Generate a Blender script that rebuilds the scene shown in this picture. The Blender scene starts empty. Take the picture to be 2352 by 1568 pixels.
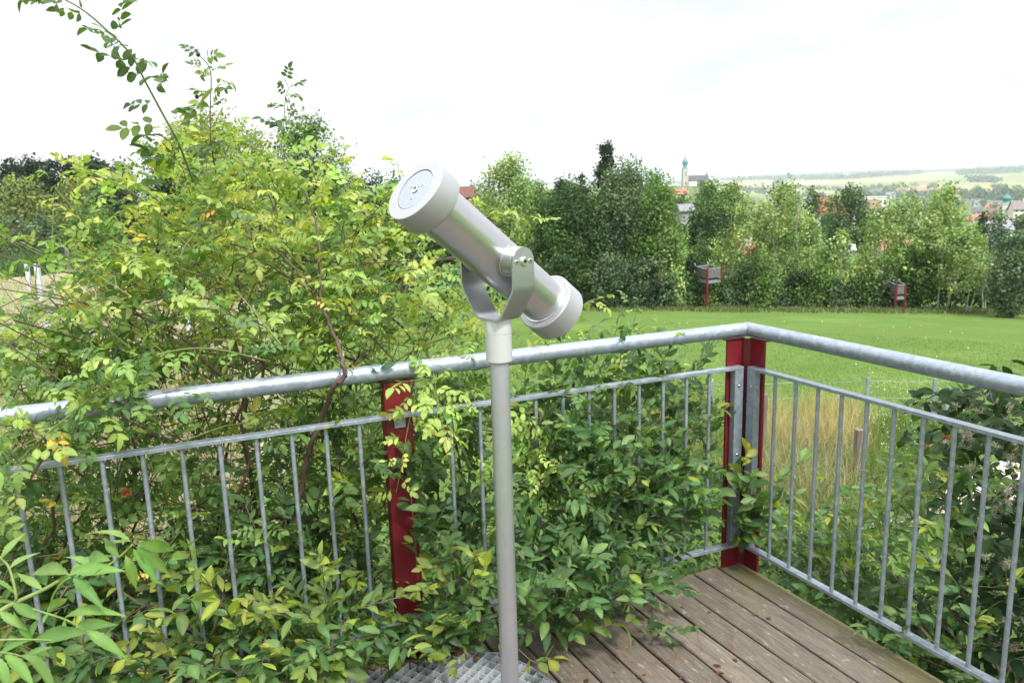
import bpy, math, random
import numpy as np
from mathutils import Vector, Matrix
random.seed(7); rng = np.random.default_rng(11)
scene = bpy.context.scene
COL = scene.collection
R = math.radians
# ------------------------------------------------------------------ camera frame (photo measured in 2352 x 1568 units)
PITCH, ROLL, FPX = 0.1951, 0.0296, 1801.0
EYE = np.array([0.0, 0.0, 1.75])
_F = np.array([0, math.cos(PITCH), -math.sin(PITCH)]); _R = np.array([1.0, 0, 0]); _U = np.array([0, math.sin(PITCH), math.cos(PITCH)])
CR = math.cos(ROLL) * _R - math.sin(ROLL) * _U
CU = math.sin(ROLL) * _R + math.cos(ROLL) * _U
def ray(px, py): return _F + CR * ((px - 1176) / FPX) + CU * ((784 - py) / FPX)
def at_y(px, py, y):
    d = ray(px, py); return EYE + d * (y / d[1])
def at_h(px, py, dist):
    d = ray(px, py); return EYE + d * (dist / math.hypot(d[0], d[1]))
CORN = np.array([1.0257, 3.3541, 0.0])
AL, AR = 3.5355, -1.12
UL = np.array([math.cos(AL), math.sin(AL), 0]); UR = np.array([math.cos(AR), math.sin(AR), 0])
NL = np.array([UL[1], -UL[0], 0]);  NL = NL if NL[1] > 0 else -NL
NR = np.array([-UR[1], UR[0], 0]);  NR = NR if NR[0] > 0 else -NR
def on_plane(px, py, side='L', d=0.0):
    n = NL if side == 'L' else NR
    r = ray(px, py); t = np.dot(CORN + n * d - EYE, n) / np.dot(r, n)
    return EYE + r * t
# ------------------------------------------------------------------ terrain
P_L = ([0, 8, 25, 60, 120, 300, 1000, 3000, 9000], [-2.6, -2.65, -3.2, -3.6, -4.0, -5, -6, -10, -20])
P_C = ([0, 8, 14, 30, 47, 60, 100, 200, 400, 1000, 1300, 2200, 3200, 4500, 6500, 9000], [-2.6, -2.7, -2.95, -4.2, -5.65, -6.4, -8, -9, -8, -3.5, -9, -38, -28, -14, 6, 30])
P_R = ([0, 8, 14, 30, 47, 60, 100, 200, 400, 700, 1200, 2200, 3200, 4500, 6500, 9000], [-2.6, -2.7, -2.95, -4.2, -5.65, -6.6, -9, -14, -21, -31, -42, -45, -30, -8, 24, 48])
def sm(a, b, x):
    t = np.clip((x - a) / (b - a), 0, 1); return t * t * (3 - 2 * t)
def terr(x, y):
    x = np.asarray(x, float); y = np.asarray(y, float)
    r = np.hypot(x, y); az = np.degrees(np.arctan2(x, y))
    l = np.interp(r, *P_L); c = np.interp(r, *P_C); g = np.interp(r, *P_R)
    wl = 1 - sm(-22, -8, az); wr = sm(12, 22, az)
    z = l * wl + (1 - wl) * (c * (1 - wr) + g * wr)
    far = sm(2500, 6000, r)
    z = z + far * (6 * np.sin(az * .31 + 1.0) + 4 * np.sin(az * .83) + 14 * sm(24, 33, az)) + sm(30, 120, r) * (1 - far) * (.5 * np.sin(x * .05) * np.cos(y * .043))
    return z
def ground_at(px, py, rmin=4.0):
    d = ray(px, py); h = math.hypot(d[0], d[1]); rs = np.geomspace(rmin, 9000, 4000)
    X = EYE[0] + d[0] / h * rs; Y = EYE[1] + d[1] / h * rs; Z = EYE[2] + d[2] / h * rs
    k = np.argmax(Z < terr(X, Y)); k = k if k > 0 else len(rs) - 1
    return np.array([X[k], Y[k], float(terr(X[k], Y[k]))])
# ------------------------------------------------------------------ materials
def nd(nt, t, loc=(0, 0), **kw):
    n = nt.nodes.new(t)
    for k, v in kw.items():
        if k in n.inputs.keys() if hasattr(n.inputs, 'keys') else False: n.inputs[k].default_value = v
        else: setattr(n, k, v)
    return n
def mat(name, col=(.5, .5, .5), rough=.6, metal=0.0, build=None, spec=None):
    m = bpy.data.materials.new(name); m.use_nodes = True
    nt = m.node_tree; b = nt.nodes['Principled BSDF']
    b.inputs['Base Color'].default_value = (*col, 1); b.inputs['Roughness'].default_value = rough; b.inputs['Metallic'].default_value = metal
    if spec is not None: b.inputs['Specular IOR Level'].default_value = spec
    if build: build(nt, b)
    return m
def noise(nt, scale, detail=4, rough=.6, vec=None, dist=0):
    n = nt.nodes.new('ShaderNodeTexNoise'); n.inputs['Scale'].default_value = scale; n.inputs['Detail'].default_value = detail
    n.inputs['Roughness'].default_value = rough; n.inputs['Distortion'].default_value = dist
    if vec is not None: nt.links.new(vec, n.inputs['Vector'])
    return n
def ramp(nt, src, stops):
    r = nt.nodes.new('ShaderNodeValToRGB'); e = r.color_ramp.elements
    while len(e) > 1: e.remove(e[-1])
    e[0].position = stops[0][0]; e[0].color = (*stops[0][1], 1)
    for p, c in stops[1:]:
        x = e.new(p); x.color = (*c, 1)
    nt.links.new(src, r.inputs['Fac']); return r
def tex(nt, kind='Object'):
    return nt.nodes.new('ShaderNodeTexCoord').outputs[kind]
def mapping(nt, vec, scale):
    m = nt.nodes.new('ShaderNodeMapping'); m.inputs['Scale'].default_value = scale; nt.links.new(vec, m.inputs['Vector']); return m.outputs[0]
def mixc(nt, a, b, fac=None, mode='MIX', f=.5):
    m = nt.nodes.new('ShaderNodeMix'); m.data_type = 'RGBA'; m.blend_type = mode; m.inputs['Factor'].default_value = f
    for s, v in ((6, a), (7, b)):
        if isinstance(v, tuple): m.inputs[s].default_value = (*v, 1)
        else: nt.links.new(v, m.inputs[s])
    if fac is not None: nt.links.new(fac, m.inputs['Factor'])
    return m.outputs[2]
def bump(nt, b, h, s=.3, d=.01):
    n = nt.nodes.new('ShaderNodeBump'); n.inputs['Strength'].default_value = s; n.inputs['Distance'].default_value = d
    nt.links.new(h, n.inputs['Height']); nt.links.new(n.outputs[0], b.inputs['Normal'])
def rampmat(name, scale, stops, rough=.7, metal=0, bs=0, bd=.01, vscale=None, detail=5, kind='Object'):
    def f(nt, b):
        v = tex(nt, kind)
        if vscale: v = mapping(nt, v, vscale)
        n = noise(nt, scale, detail, .6, v); r = ramp(nt, n.outputs['Fac'], stops)
        nt.links.new(r.outputs[0], b.inputs['Base Color'])
        if bs: bump(nt, b, n.outputs['Fac'], bs, bd)
    return mat(name, (.5, .5, .5), rough, metal, f)
def leafmat(name, trans=.35, rough=.45, spec=.4, nscale=9.0):
    m = bpy.data.materials.new(name); m.use_nodes = True; nt = m.node_tree; b = nt.nodes['Principled BSDF']
    a = nt.nodes.new('ShaderNodeVertexColor'); a.layer_name = 'tint'
    n = noise(nt, nscale, 2, .5, tex(nt)); r = ramp(nt, n.outputs['Fac'], [(.3, (.78, .8, .78)), (.7, (1.15, 1.12, 1.0))])
    c = mixc(nt, a.outputs['Color'], r.outputs[0], None, 'MULTIPLY', 1.0)
    nt.links.new(c, b.inputs['Base Color']); b.inputs['Roughness'].default_value = rough; b.inputs['Specular IOR Level'].default_value = spec
    t = nt.nodes.new('ShaderNodeBsdfTranslucent')
    c2 = mixc(nt, c, (1.25, 1.2, .45), None, 'MULTIPLY', 1.0); nt.links.new(c2, t.inputs['Color'])
    mx = nt.nodes.new('ShaderNodeMixShader'); mx.inputs[0].default_value = trans
    nt.links.new(b.outputs[0], mx.inputs[1]); nt.links.new(t.outputs[0], mx.inputs[2])
    nt.links.new(mx.outputs[0], nt.nodes['Material Output'].inputs['Surface'])
    return m
def tintmat(name, rough=.8, scale=3.0, amp=.3, metal=0):
    def f(nt, b):
        a = nt.nodes.new('ShaderNodeVertexColor'); a.layer_name = 'tint'
        n = noise(nt, scale, 4, .6, tex(nt)); r = ramp(nt, n.outputs['Fac'], [(.25, (1 - amp,) * 3), (.75, (1 + amp * .5,) * 3)])
        nt.links.new(mixc(nt, a.outputs['Color'], r.outputs[0], None, 'MULTIPLY', 1.0), b.inputs['Base Color'])
    return mat(name, (.5,) * 3, rough, metal, f)
def galv(nt, b):
    v = tex(nt)
    vo = nt.nodes.new('ShaderNodeTexVoronoi'); vo.inputs['Scale'].default_value = 55
    n1 = noise(nt, 14, 3, .5, v, 1.0); av = nt.nodes.new('ShaderNodeVectorMath'); av.operation = 'ADD'
    nt.links.new(v, av.inputs[0]); nt.links.new(mapping(nt, n1.outputs['Color'], (.05, .05, .05)), av.inputs[1])
    nt.links.new(av.outputs[0], vo.inputs['Vector'])
    r = ramp(nt, vo.outputs['Color'], [(.15, (.28, .33, .39)), (.55, (.32, .37, .435)), (.9, (.40, .445, .51))])
    n2 = noise(nt, 5, 5, .7, v); r2 = ramp(nt, n2.outputs['Fac'], [(.3, (.9, .91, .92)), (.65, (1, 1, 1))])
    nt.links.new(mixc(nt, r.outputs[0], r2.outputs[0], None, 'MULTIPLY', 1.0), b.inputs['Base Color'])
    rr = ramp(nt, vo.outputs['Color'], [(.1, (.34,) * 3), (.9, (.46,) * 3)]); nt.links.new(rr.outputs[0], b.inputs['Roughness'])
def brushed(base, r0, r1, sc=(1, 1, 60), rngz=.08, bs=.06):
    def f(nt, b):
        v = tex(nt); n = noise(nt, 8, 5, .7, mapping(nt, v, sc)); n3 = noise(nt, 25, 6, .75, v)
        r = ramp(nt, n3.outputs['Fac'], [(.3, tuple(c * (1 - rngz) for c in base)), (.7, base)])
        nt.links.new(r.outputs[0], b.inputs['Base Color'])
        q = ramp(nt, n3.outputs['Fac'], [(.3, (r0,) * 3), (.7, (r1,) * 3)]); nt.links.new(q.outputs[0], b.inputs['Roughness'])
        bump(nt, b, n.outputs['Fac'], bs, .002)
    return f
def deckf(nt, b):
    v = tex(nt); a = nt.nodes.new('ShaderNodeVertexColor'); a.layer_name = 'tint'
    g = noise(nt, 9, 8, .72, mapping(nt, v, (14, .8, 14)), .6); r = ramp(nt, g.outputs['Fac'], [(.28, (.055, .047, .039)), (.45, (.124, .105, .084)), (.6, (.176, .152, .124)), (.78, (.28, .26, .23))])
    c = mixc(nt, r.outputs[0], a.outputs['Color'], None, 'MULTIPLY', 1.0)
    w = noise(nt, 26, 4, .6, mapping(nt, v, (2.2, .7, 1))); wr = ramp(nt, w.outputs['Fac'], [(.60, (0, 0, 0)), (.68, (.75,) * 3)])
    c = mixc(nt, c, (.30, .275, .24), wr.outputs[0])
    ms = noise(nt, 3.2, 6, .7, v); sx = nt.nodes.new('ShaderNodeSeparateXYZ'); nt.links.new(v, sx.inputs[0])
    mr = nt.nodes.new('ShaderNodeMapRange'); nt.links.new(sx.outputs['X'], mr.inputs[0]); mr.inputs[1].default_value = -.4; mr.inputs[2].default_value = .02; mr.inputs[3].default_value = -.18; mr.inputs[4].default_value = .16
    ad = nt.nodes.new('ShaderNodeMath'); ad.operation = 'ADD'; nt.links.new(ms.outputs['Fac'], ad.inputs[0]); nt.links.new(mr.outputs[0], ad.inputs[1])
    mo = ramp(nt, ad.outputs[0], [(.48, (0, 0, 0)), (.72, (.7,) * 3)])
    c = mixc(nt, c, (.17, .16, .045), mo.outputs[0])
    nt.links.new(c, b.inputs['Base Color']); bump(nt, b, g.outputs['Fac'], .5, .004)
M = {}
M['galv'] = mat('galvanised_steel', rough=.42, metal=.55, build=galv)
M['galv_flat'] = mat('galvanised_flat', rough=.45, metal=.5, build=galv)
M['steel'] = mat('brushed_stainless', metal=.96, build=brushed((.58, .58, .60), .28, .33, (1, 1, 60), .03, .02))
M['pole'] = mat('pole_stainless', metal=.72, build=brushed((.43, .435, .475), .27, .36, (60, 60, 1)))
M['yoke'] = mat('yoke_stainless', metal=.9, build=brushed((.50, .505, .535), .36, .48))
M['alu'] = mat('anodised_aluminium', metal=.5, build=brushed((.45, .455, .48), .42, .5, (60, 60, 1), .04))
M['alu_face'] = mat('turned_aluminium', metal=.85, build=brushed((.42, .46, .52), .2, .28, (1, 1, 1), .02))
M['collar'] = mat('collar_aluminium', metal=.35, build=brushed((.60, .61, .63), .4, .5, (1, 1, 60), .04))
M['bolt'] = mat('polished_bolt', (.72, .72, .73), .16, 1.0)
M['dark'] = mat('dark_recess', (.03, .03, .03), .6)
M['red'] = rampmat('red_lacquer', 6, [(.3, (.125, .008, .014)), (.7, (.17, .011, .02))], .36, 0, .03, .001)
M['deck'] = mat('weathered_decking', rough=.85, build=deckf)
M['joist'] = rampmat('joist_wood', 5, [(.3, (.05, .04, .03)), (.7, (.12, .10, .08))], .9)
M['rust'] = rampmat('rusty_steel', 30, [(.3, (.10, .035, .02)), (.55, (.22, .09, .06)), (.75, (.3, .28, .27))], .8, .1, .2, .002)
M['bark'] = rampmat('brown_bark', 40, [(.3, (.05, .03, .022)), (.7, (.16, .10, .075))], .85, 0, .3, .003)
M['stem'] = tintmat('stem_skin', .6, 60, .3)
M['bark_pale'] = rampmat('pale_tree_bark', 6, [(.3, (.22, .22, .17)), (.7, (.42, .42, .35))], .85)
M['bark_dark'] = rampmat('dark_tree_bark', 6, [(.3, (.035, .03, .022)), (.7, (.09, .075, .055))], .9)
M['leaf'] = leafmat('shrub_leaf', .45, .48, .32, 26)
M['leaf_far'] = leafmat('tree_leaf', .28, .55, .3, .9)
M['blade'] = leafmat('grass_blade', .25, .6, .2, 2)
M['fluff'] = mat('seed_fluff', (.36, .35, .25), .9)
M['hip'] = mat('rose_hip_skin', (.055, .008, .012), .3)
M['hip_green'] = mat('green_hip_skin', (.09, .15, .03), .35)
M['gall'] = rampmat('gall_moss', 90, [(.3, (.30, .05, .02)), (.7, (.42, .18, .05))], .9)
M['needle'] = mat('pine_needle', (.22, .085, .035), .7)
M['oldwood'] = rampmat('grey_post_wood', 4, [(.3, (.09, .07, .055)), (.7, (.24, .20, .17))], .9, 0, .5, .01, (6, 6, .6))
M['zinc_post'] = rampmat('zinc_fence_post', 8, [(.3, (.18, .22, .23)), (.7, (.3, .35, .36))], .6, .3)
M['pale_post'] = rampmat('pale_steel', 8, [(.3, (.5, .55, .62)), (.7, (.62, .67, .74))], .5, .2)
M['wire'] = mat('fence_wire_metal', (.4, .42, .42), .5, .6)
M['gravel'] = rampmat('pale_gravel', 14, [(.3, (.32, .29, .25)), (.7, (.58, .55, .5))], .9, 0, .4, .02)
M['copper'] = rampmat('green_copper', 1.5, [(.3, (.05, .17, .17)), (.7, (.09, .25, .24))], .6)
M['tint'] = tintmat('house_paint', .85, .5, .12)
M['roof'] = tintmat('roof_tile', .8, 2.5, .35)
M['glass'] = mat('window_glass', (.05, .06, .07), .15)
M['white'] = mat('white_paint', (.75, .75, .75), .5)
def meshpanel(nt, b):
    v = tex(nt); w = nt.nodes.new('ShaderNodeTexWave'); w.inputs['Scale'].default_value = 3.2; w.wave_type = 'BANDS'; w.bands_direction = 'Z'; nt.links.new(v, w.inputs['Vector'])
    n = noise(nt, 6, 3, .6, v); r = ramp(nt, n.outputs['Fac'], [(.3, (.15, .145, .14)), (.7, (.23, .225, .22))]); q = ramp(nt, w.outputs['Fac'], [(.3, (.6,) * 3), (.7, (1,) * 3)])
    nt.links.new(mixc(nt, r.outputs[0], q.outputs[0], None, 'MULTIPLY', 1.0), b.inputs['Base Color'])
M['meshpanel'] = mat('grey_wire_panel', rough=.7, metal=.2, build=meshpanel)
M['slab'] = mat('pale_blue_sheet', (.24, .29, .32), .5, .2)
# ------------------------------------------------------------------ mesh building
class MB:
    def __init__(s): s.v = []; s.f = []; s.n = 0; s.c = []
    def add(s, v, f, col=None):
        v = np.asarray(v, float).reshape(-1, 3); s.v.append(v)
        for q in f: s.f.append(tuple(int(i) + s.n for i in q))
        s.n += len(v); s.c.append(np.tile(np.array(col if col is not None else (1, 1, 1), float), (len(v), 1)))
    def box(s, c, u, v, w, hu, hv, hw, col=None):
        c = np.asarray(c, float); u, v, w = [np.asarray(a, float) for a in (u, v, w)]
        P = [c + u * hu * a + v * hv * b + w * hw * d for d in (-1, 1) for b in (-1, 1) for a in (-1, 1)]
        s.add(P, [(0, 2, 3, 1), (4, 5, 7, 6), (0, 1, 5, 4), (2, 6, 7, 3), (0, 4, 6, 2), (1, 3, 7, 5)], col)
    def abox(s, x0, x1, y0, y1, z0, z1, col=None):
        s.box(((x0 + x1) / 2, (y0 + y1) / 2, (z0 + z1) / 2), (1, 0, 0), (0, 1, 0), (0, 0, 1), (x1 - x0) / 2, (y1 - y0) / 2, (z1 - z0) / 2, col)
    def lathe(s, o, ax, prof, n=48, col=None, cap0=True, cap1=True, ref=None):
        o = np.asarray(o, float); ax = np.asarray(ax, float); ax = ax / np.linalg.norm(ax)
        a = np.cross(ax, (0, 0, 1) if abs(ax[2]) < .9 else (1, 0, 0)); a /= np.linalg.norm(a); b = np.cross(ax, a)
        th = np.linspace(0, 2 * np.pi, n, endpoint=False); V = []; F = []
        for r, h in prof:
            V.append(o + ax * h + r * (np.cos(th)[:, None] * a + np.sin(th)[:, None] * b))
        m = len(prof)
        for j in range(m - 1):
            for i in range(n):
                k = (i + 1) % n; F.append((j * n + i, j * n + k, (j + 1) * n + k, (j + 1) * n + i))
        if cap0: F.append(tuple(range(n))[::-1])
        if cap1: F.append(tuple((m - 1) * n + i for i in range(n)))
        s.add(np.concatenate(V), F, col)
    def tube(s, pts, rad, n=6, col=None):
        pts = np.asarray(pts, float); m = len(pts); rad = np.broadcast_to(np.asarray(rad, float), (m,))
        t = np.gradient(pts, axis=0); t /= np.maximum(np.linalg.norm(t, axis=1), 1e-9)[:, None]
        ref = np.array([0.31, .17, .93]); a = np.cross(t, ref); a /= np.maximum(np.linalg.norm(a, axis=1), 1e-6)[:, None]; b = np.cross(t, a)
        th = np.linspace(0, 2 * np.pi, n, endpoint=False)
        V = pts[:, None, :] + rad[:, None, None] * (np.cos(th)[None, :, None] * a[:, None, :] + np.sin(th)[None, :, None] * b[:, None, :])
        F = []
        for j in range(m - 1):
            for i in range(n):
                k = (i + 1) % n; F.append((j * n + i, j * n + k, (j + 1) * n + k, (j + 1) * n + i))
        F.append(tuple((m - 1) * n + i for i in range(n))); F.append(tuple(range(n))[::-1])
        s.add(V.reshape(-1, 3), F, col)
    def build(s, name, m, parent=None, smooth=None, bevel=0):
        me = bpy.data.meshes.new(name); V = np.concatenate(s.v); me.from_pydata(V.tolist(), [], s.f)
        at = me.color_attributes.new('tint', 'FLOAT_COLOR', 'POINT'); C = np.concatenate(s.c); at.data.foreach_set('color', np.hstack([C, np.ones((len(C), 1))]).astype(np.float32).ravel())
        if smooth is not None:
            me.polygons.foreach_set('use_smooth', [True] * len(me.polygons)); me.set_sharp_from_angle(angle=R(smooth))
        me.update(); o = link(name, me, m, parent)
        if bevel:
            bm = o.modifiers.new('bevel', 'BEVEL'); bm.width = bevel; bm.segments = 2; bm.limit_method = 'ANGLE'
        return o
def link(name, me, m, parent=None):
    o = bpy.data.objects.new(name, me); COL.objects.link(o)
    if m is not None: me.materials.append(m)
    if parent is not None:
        o.parent = parent
        if parent.type == 'EMPTY': o.matrix_parent_inverse = Matrix.Translation(-Vector(parent.location))
    return o
def tag(o, label=None, cat=None, group=None, kind=None):
    if label: o['label'] = label
    if cat: o['category'] = cat
    if group: o['group'] = group
    if kind: o['kind'] = kind
    return o
def thing(name, loc, label, cat, group=None):
    o = bpy.data.objects.new(name, None); o.empty_display_size = .2; COL.objects.link(o); o.location = tuple(float(a) for a in loc)
    return tag(o, label, cat, group)
def npmesh(name, V, quads_k, F, C, m, parent=None, smooth=False):
    """V (N,3); F int array (M,k) all k-gons"""
    me = bpy.data.meshes.new(name); N = len(V); Mf, k = F.shape
    me.vertices.add(N); me.vertices.foreach_set('co', V.astype(np.float32).ravel())
    me.loops.add(Mf * k); me.loops.foreach_set('vertex_index', F.astype(np.int32).ravel())
    me.polygons.add(Mf); me.polygons.foreach_set('loop_start', np.arange(0, Mf * k, k, dtype=np.int32))
    me.update(calc_edges=True); me.validate()
    at = me.color_attributes.new('tint', 'FLOAT_COLOR', 'POINT'); at.data.foreach_set('color', np.hstack([C, np.ones((N, 1))]).astype(np.float32).ravel())
    if smooth: me.polygons.foreach_set('use_smooth', np.ones(Mf, dtype=bool))
    return link(name, me, m, parent)
# ------------------------------------------------------------------ leaves
def template(rows, ser=0.0):
    """all-triangle leaf; rows list of (t, halfwidth)"""
    P = [(0, 0)]
    for i, (t, w) in enumerate(rows):
        P += [(t, -w), (t, 0), (t, w)]
    P.append((1, 0)); T = []; n = len(rows)
    T += [(0, 1, 2), (0, 2, 3)]
    for i in range(n - 1):
        a = 1 + 3 * i; b = a + 3
        T += [(a, b, b + 1), (a, b + 1, a + 1), (a + 1, b + 1, b + 2), (a + 1, b + 2, a + 2)]
    a = 1 + 3 * (n - 1); e = len(P) - 1
    T += [(a, e, a + 1), (a + 1, e, a + 2)]
    return np.array(P, float), np.array(T)
T_OVAL = template([(.25, .8), (.55, 1.0), (.82, .62)])
T_ELL = template([(.2, .55), (.45, 1.0), (.75, .75)])
T_FINE = template([(.08, .30), (.17, .62), (.2, .56), (.30, .88), (.33, .8), (.44, 1.03), (.47, .93), (.58, 1.0), (.61, .88), (.72, .82), (.75, .7), (.85, .52), (.88, .4)])
T_ELD = template([(.07, .28), (.14, .55), (.17, .5), (.25, .8), (.28, .73), (.36, .98), (.39, .88), (.47, .98), (.5, .87), (.58, .86), (.61, .75), (.69, .68), (.72, .56), (.80, .42), (.83, .34), (.91, .16)])
T_BLADE = (np.array([(0, -.5), (0, .5), (1, 0)], float), np.array([(0, 1, 2)]))
T_KITE = (np.array([(0, 0), (.45, -1), (1, 0), (.45, 1)], float), np.array([(0, 1, 2), (0, 2, 3)]))
def unit(a): return a / np.maximum(np.linalg.norm(a, axis=-1, keepdims=True), 1e-9)
def leaf_geo(tp, P, D, N, L, W, fold=.25, curl=.2):
    pt, T = tp; D = unit(D); N = unit(N - D * np.sum(N * D, -1, keepdims=True)); S = np.cross(D, N)
    n = len(P); t = pt[:, 0][None, :, None]; s = pt[:, 1][None, :, None]; L = L[:, None, None]; W = W[:, None, None]
    fo = (fold * rng.uniform(.3, 1.4, n))[:, None, None]; cu = (curl * rng.uniform(-.4, 1.6, n))[:, None, None]
    V = P[:, None, :] + t * L * D[:, None, :] + s * W * S[:, None, :] + (fo * np.abs(s) * W - cu * t * t * L) * N[:, None, :]
    k = len(pt); F = T[None] + (np.arange(n) * k)[:, None, None]
    return V.reshape(-1, 3), F.reshape(-1, 3), k
class Leaves:
    def __init__(s): s.d = {}
    def add(s, tp, P, D, N, L, W, C, fold=.25, curl=.2):
        V, F, k = leaf_geo(tp, np.asarray(P), np.asarray(D), np.asarray(N), np.asarray(L, float), np.asarray(W, float), fold, curl)
        mid = np.where(tp[0][:, 1] == 0, 1.22, .95)[None, :, None] if k > 5 else 1.0
        s.d.setdefault('x', []).append((V, F, (np.repeat(np.asarray(C)[:, None, :], k, axis=1) * mid).reshape(-1, 3)))
    def build(s, name, m, parent=None, smooth=False):
        Vs, Fs, Cs = [], [], []; o = 0
        for V, F, C in s.d['x']:
            Vs.append(V); Fs.append(F + o); Cs.append(C); o += len(V)
        return npmesh(name, np.concatenate(Vs), 3, np.concatenate(Fs), np.concatenate(Cs), m, parent, smooth)
def palette(n, cols, w, jit=.18):
    c = np.array(cols)[rng.choice(len(cols), n, p=np.array(w) / np.sum(w))]
    return np.clip(c * (1 + rng.normal(0, jit, (n, 1))) * (1 + rng.normal(0, .06, (n, 3))), .004, .9)
# ------------------------------------------------------------------ branching growth
def grow(roots, targets, seg=4, wob=.06, arch=.12, outp=.35):
    pos = [np.asarray(r, float) for r in roots[0]]; par = list(roots[1]); chains = []
    base = pos[0]; order = np.argsort(np.linalg.norm(targets - base, axis=1) + rng.uniform(0, .25, len(targets)) * np.ptp(targets[:, 2]))
    for ti in order:
        T = targets[ti]; A = np.array(pos); d = np.linalg.norm(A - T, axis=1)
        rt = np.linalg.norm(T - base); ra = np.linalg.norm(A - base, axis=1)
        pen = np.where(ra > rt - .02, 1.0, 0) * .6 * d + np.where(A[:, 2] > T[2] + .05, .4 * d, 0)
        j = int(np.argmin(d + pen + outp * 0)); a = A[j]; L = d[j]; idx = [j]
        k = max(2, min(7, int(L / (.10 if seg == 4 else 1.0)) + 2)) if seg else 2
        up = np.array([0, 0, 1.0]); q = rng.normal(0, wob * L, (k, 3)); last = j
        for i in range(1, k + 1):
            t = i / k; p = a * (1 - t) + T * t + up * arch * L * 4 * t * (1 - t) * .5
            if i < k: p = p + q[i] * .6
            pos.append(p); par.append(last); last = len(pos) - 1; idx.append(last)
        chains.append(idx)
    n = len(pos); w = np.zeros(n)
    for c in chains: w[c[-1]] += 1
    for i in range(n - 1, 0, -1):
        if par[i] >= 0: w[par[i]] += w[i]
    return np.array(pos), par, w, chains
def inpoly(poly, x, y):
    r = False; n = len(poly)
    for i in range(n):
        x1, y1 = poly[i]; x2, y2 = poly[i - 1]
        if (y1 > y) != (y2 > y) and x < (x2 - x1) * (y - y1) / (y2 - y1) + x1: r = not r
    return r
def sample_poly(poly, n):
    xs = [p[0] for p in poly]; ys = [p[1] for p in poly]; out = []
    while len(out) < n:
        x = random.uniform(min(xs), max(xs)); y = random.uniform(min(ys), max(ys))
        if inpoly(poly, x, y): out.append((x, y))
    return out
def smooth_path(pts, n=6):
    pts = [np.asarray(p, float) for p in pts]; P = [2 * pts[0] - pts[1]] + pts + [2 * pts[-1] - pts[-2]]; out = []
    for i in range(1, len(P) - 2):
        for k in range(n):
            t = k / n; a, b, c, d = P[i - 1], P[i], P[i + 1], P[i + 2]
            out.append(.5 * ((2 * b) + (-a + c) * t + (2 * a - 5 * b + 4 * c - d) * t * t + (-a + 3 * b - 3 * c + d) * t ** 3))
    out.append(pts[-1]); return np.array(out)
def resample(p, step):
    p = np.asarray(p); s = np.concatenate([[0], np.cumsum(np.linalg.norm(np.diff(p, axis=0), axis=1))]); q = np.arange(step * .5, s[-1], step)
    P = np.stack([np.interp(q, s, p[:, i]) for i in range(3)], 1); e = np.clip(q + .01, 0, s[-1]); f = np.clip(q - .01, 0, s[-1])
    T = unit(np.stack([np.interp(e, s, p[:, i]) - np.interp(f, s, p[:, i]) for i in range(3)], 1)); return P, T, q / max(s[-1], 1e-6)
def side_dirs(T, fwd=.6, droop=.15, alt=True):
    n = len(T); rv = unit(rng.normal(0, 1, (n, 3))); S = unit(np.cross(T, np.array([0, 0, 1.0]) + rv * .5))
    if alt: S = S * np.where(np.arange(n) % 2 == 0, 1, -1)[:, None]
    D = unit(T * fwd + S + rv * .35 + np.array([0, 0, 1.0]) * rng.uniform(-droop * 2.2, .25, (n, 1)))
    return D
def upn(n, jit=.45): return unit(np.array([0, -.15, 1.0]) + rng.normal(0, jit, (n, 3)))
def compound(LV, SB, P, D, C, size, pairs=3, lw=.30, tp=T_OVAL):
    """pinnate leaves: rachis strip plus leaflets"""
    n = len(P); N = upn(n, .5); D = unit(D); N = unit(N - D * np.sum(N * D, -1, keepdims=True)); S = np.cross(D, N)
    LV.add(T_BLADE, P, D, N, size * 1.0, np.full(n, .0016), np.tile((.13, .15, .04), (n, 1)), 0, .1)
    droop = np.array([0, 0, -1.0])
    for j in range(pairs):
        t = .38 + .5 * j / max(1, pairs - 1) if pairs > 1 else .55
        for sg in (-1, 1):
            keep = rng.random(n) > .06
            d = unit(D * .45 + S * sg * 1.0 + rng.normal(0, .16, (n, 3)) + droop * .22)
            l = size * rng.uniform(.33, .43, n) * (1 - .06 * j)
            LV.add(tp, (P + D * (size * t)[:, None] + droop * (t * t * .12 * size)[:, None])[keep], d[keep], (N + rng.normal(0, .22, (n, 3)))[keep], l[keep], (l * lw)[keep], np.clip(C * (1 + rng.normal(0, .1, (n, 1))), .004, .9)[keep], .28, .28)
    l = size * rng.uniform(.38, .48, n)
    LV.add(tp, P + D * (size * .96)[:, None] + droop * (.11 * size)[:, None], unit(D + droop * .25), N, l, l * lw, C, .5, .5)
def simple(LV, P, D, C, L, wr=.27, tp=T_ELL, jit=.5, curl=.25):
    n = len(P); LV.add(tp, P, D, upn(n, jit), L, L * wr, C, .3, curl)
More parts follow.
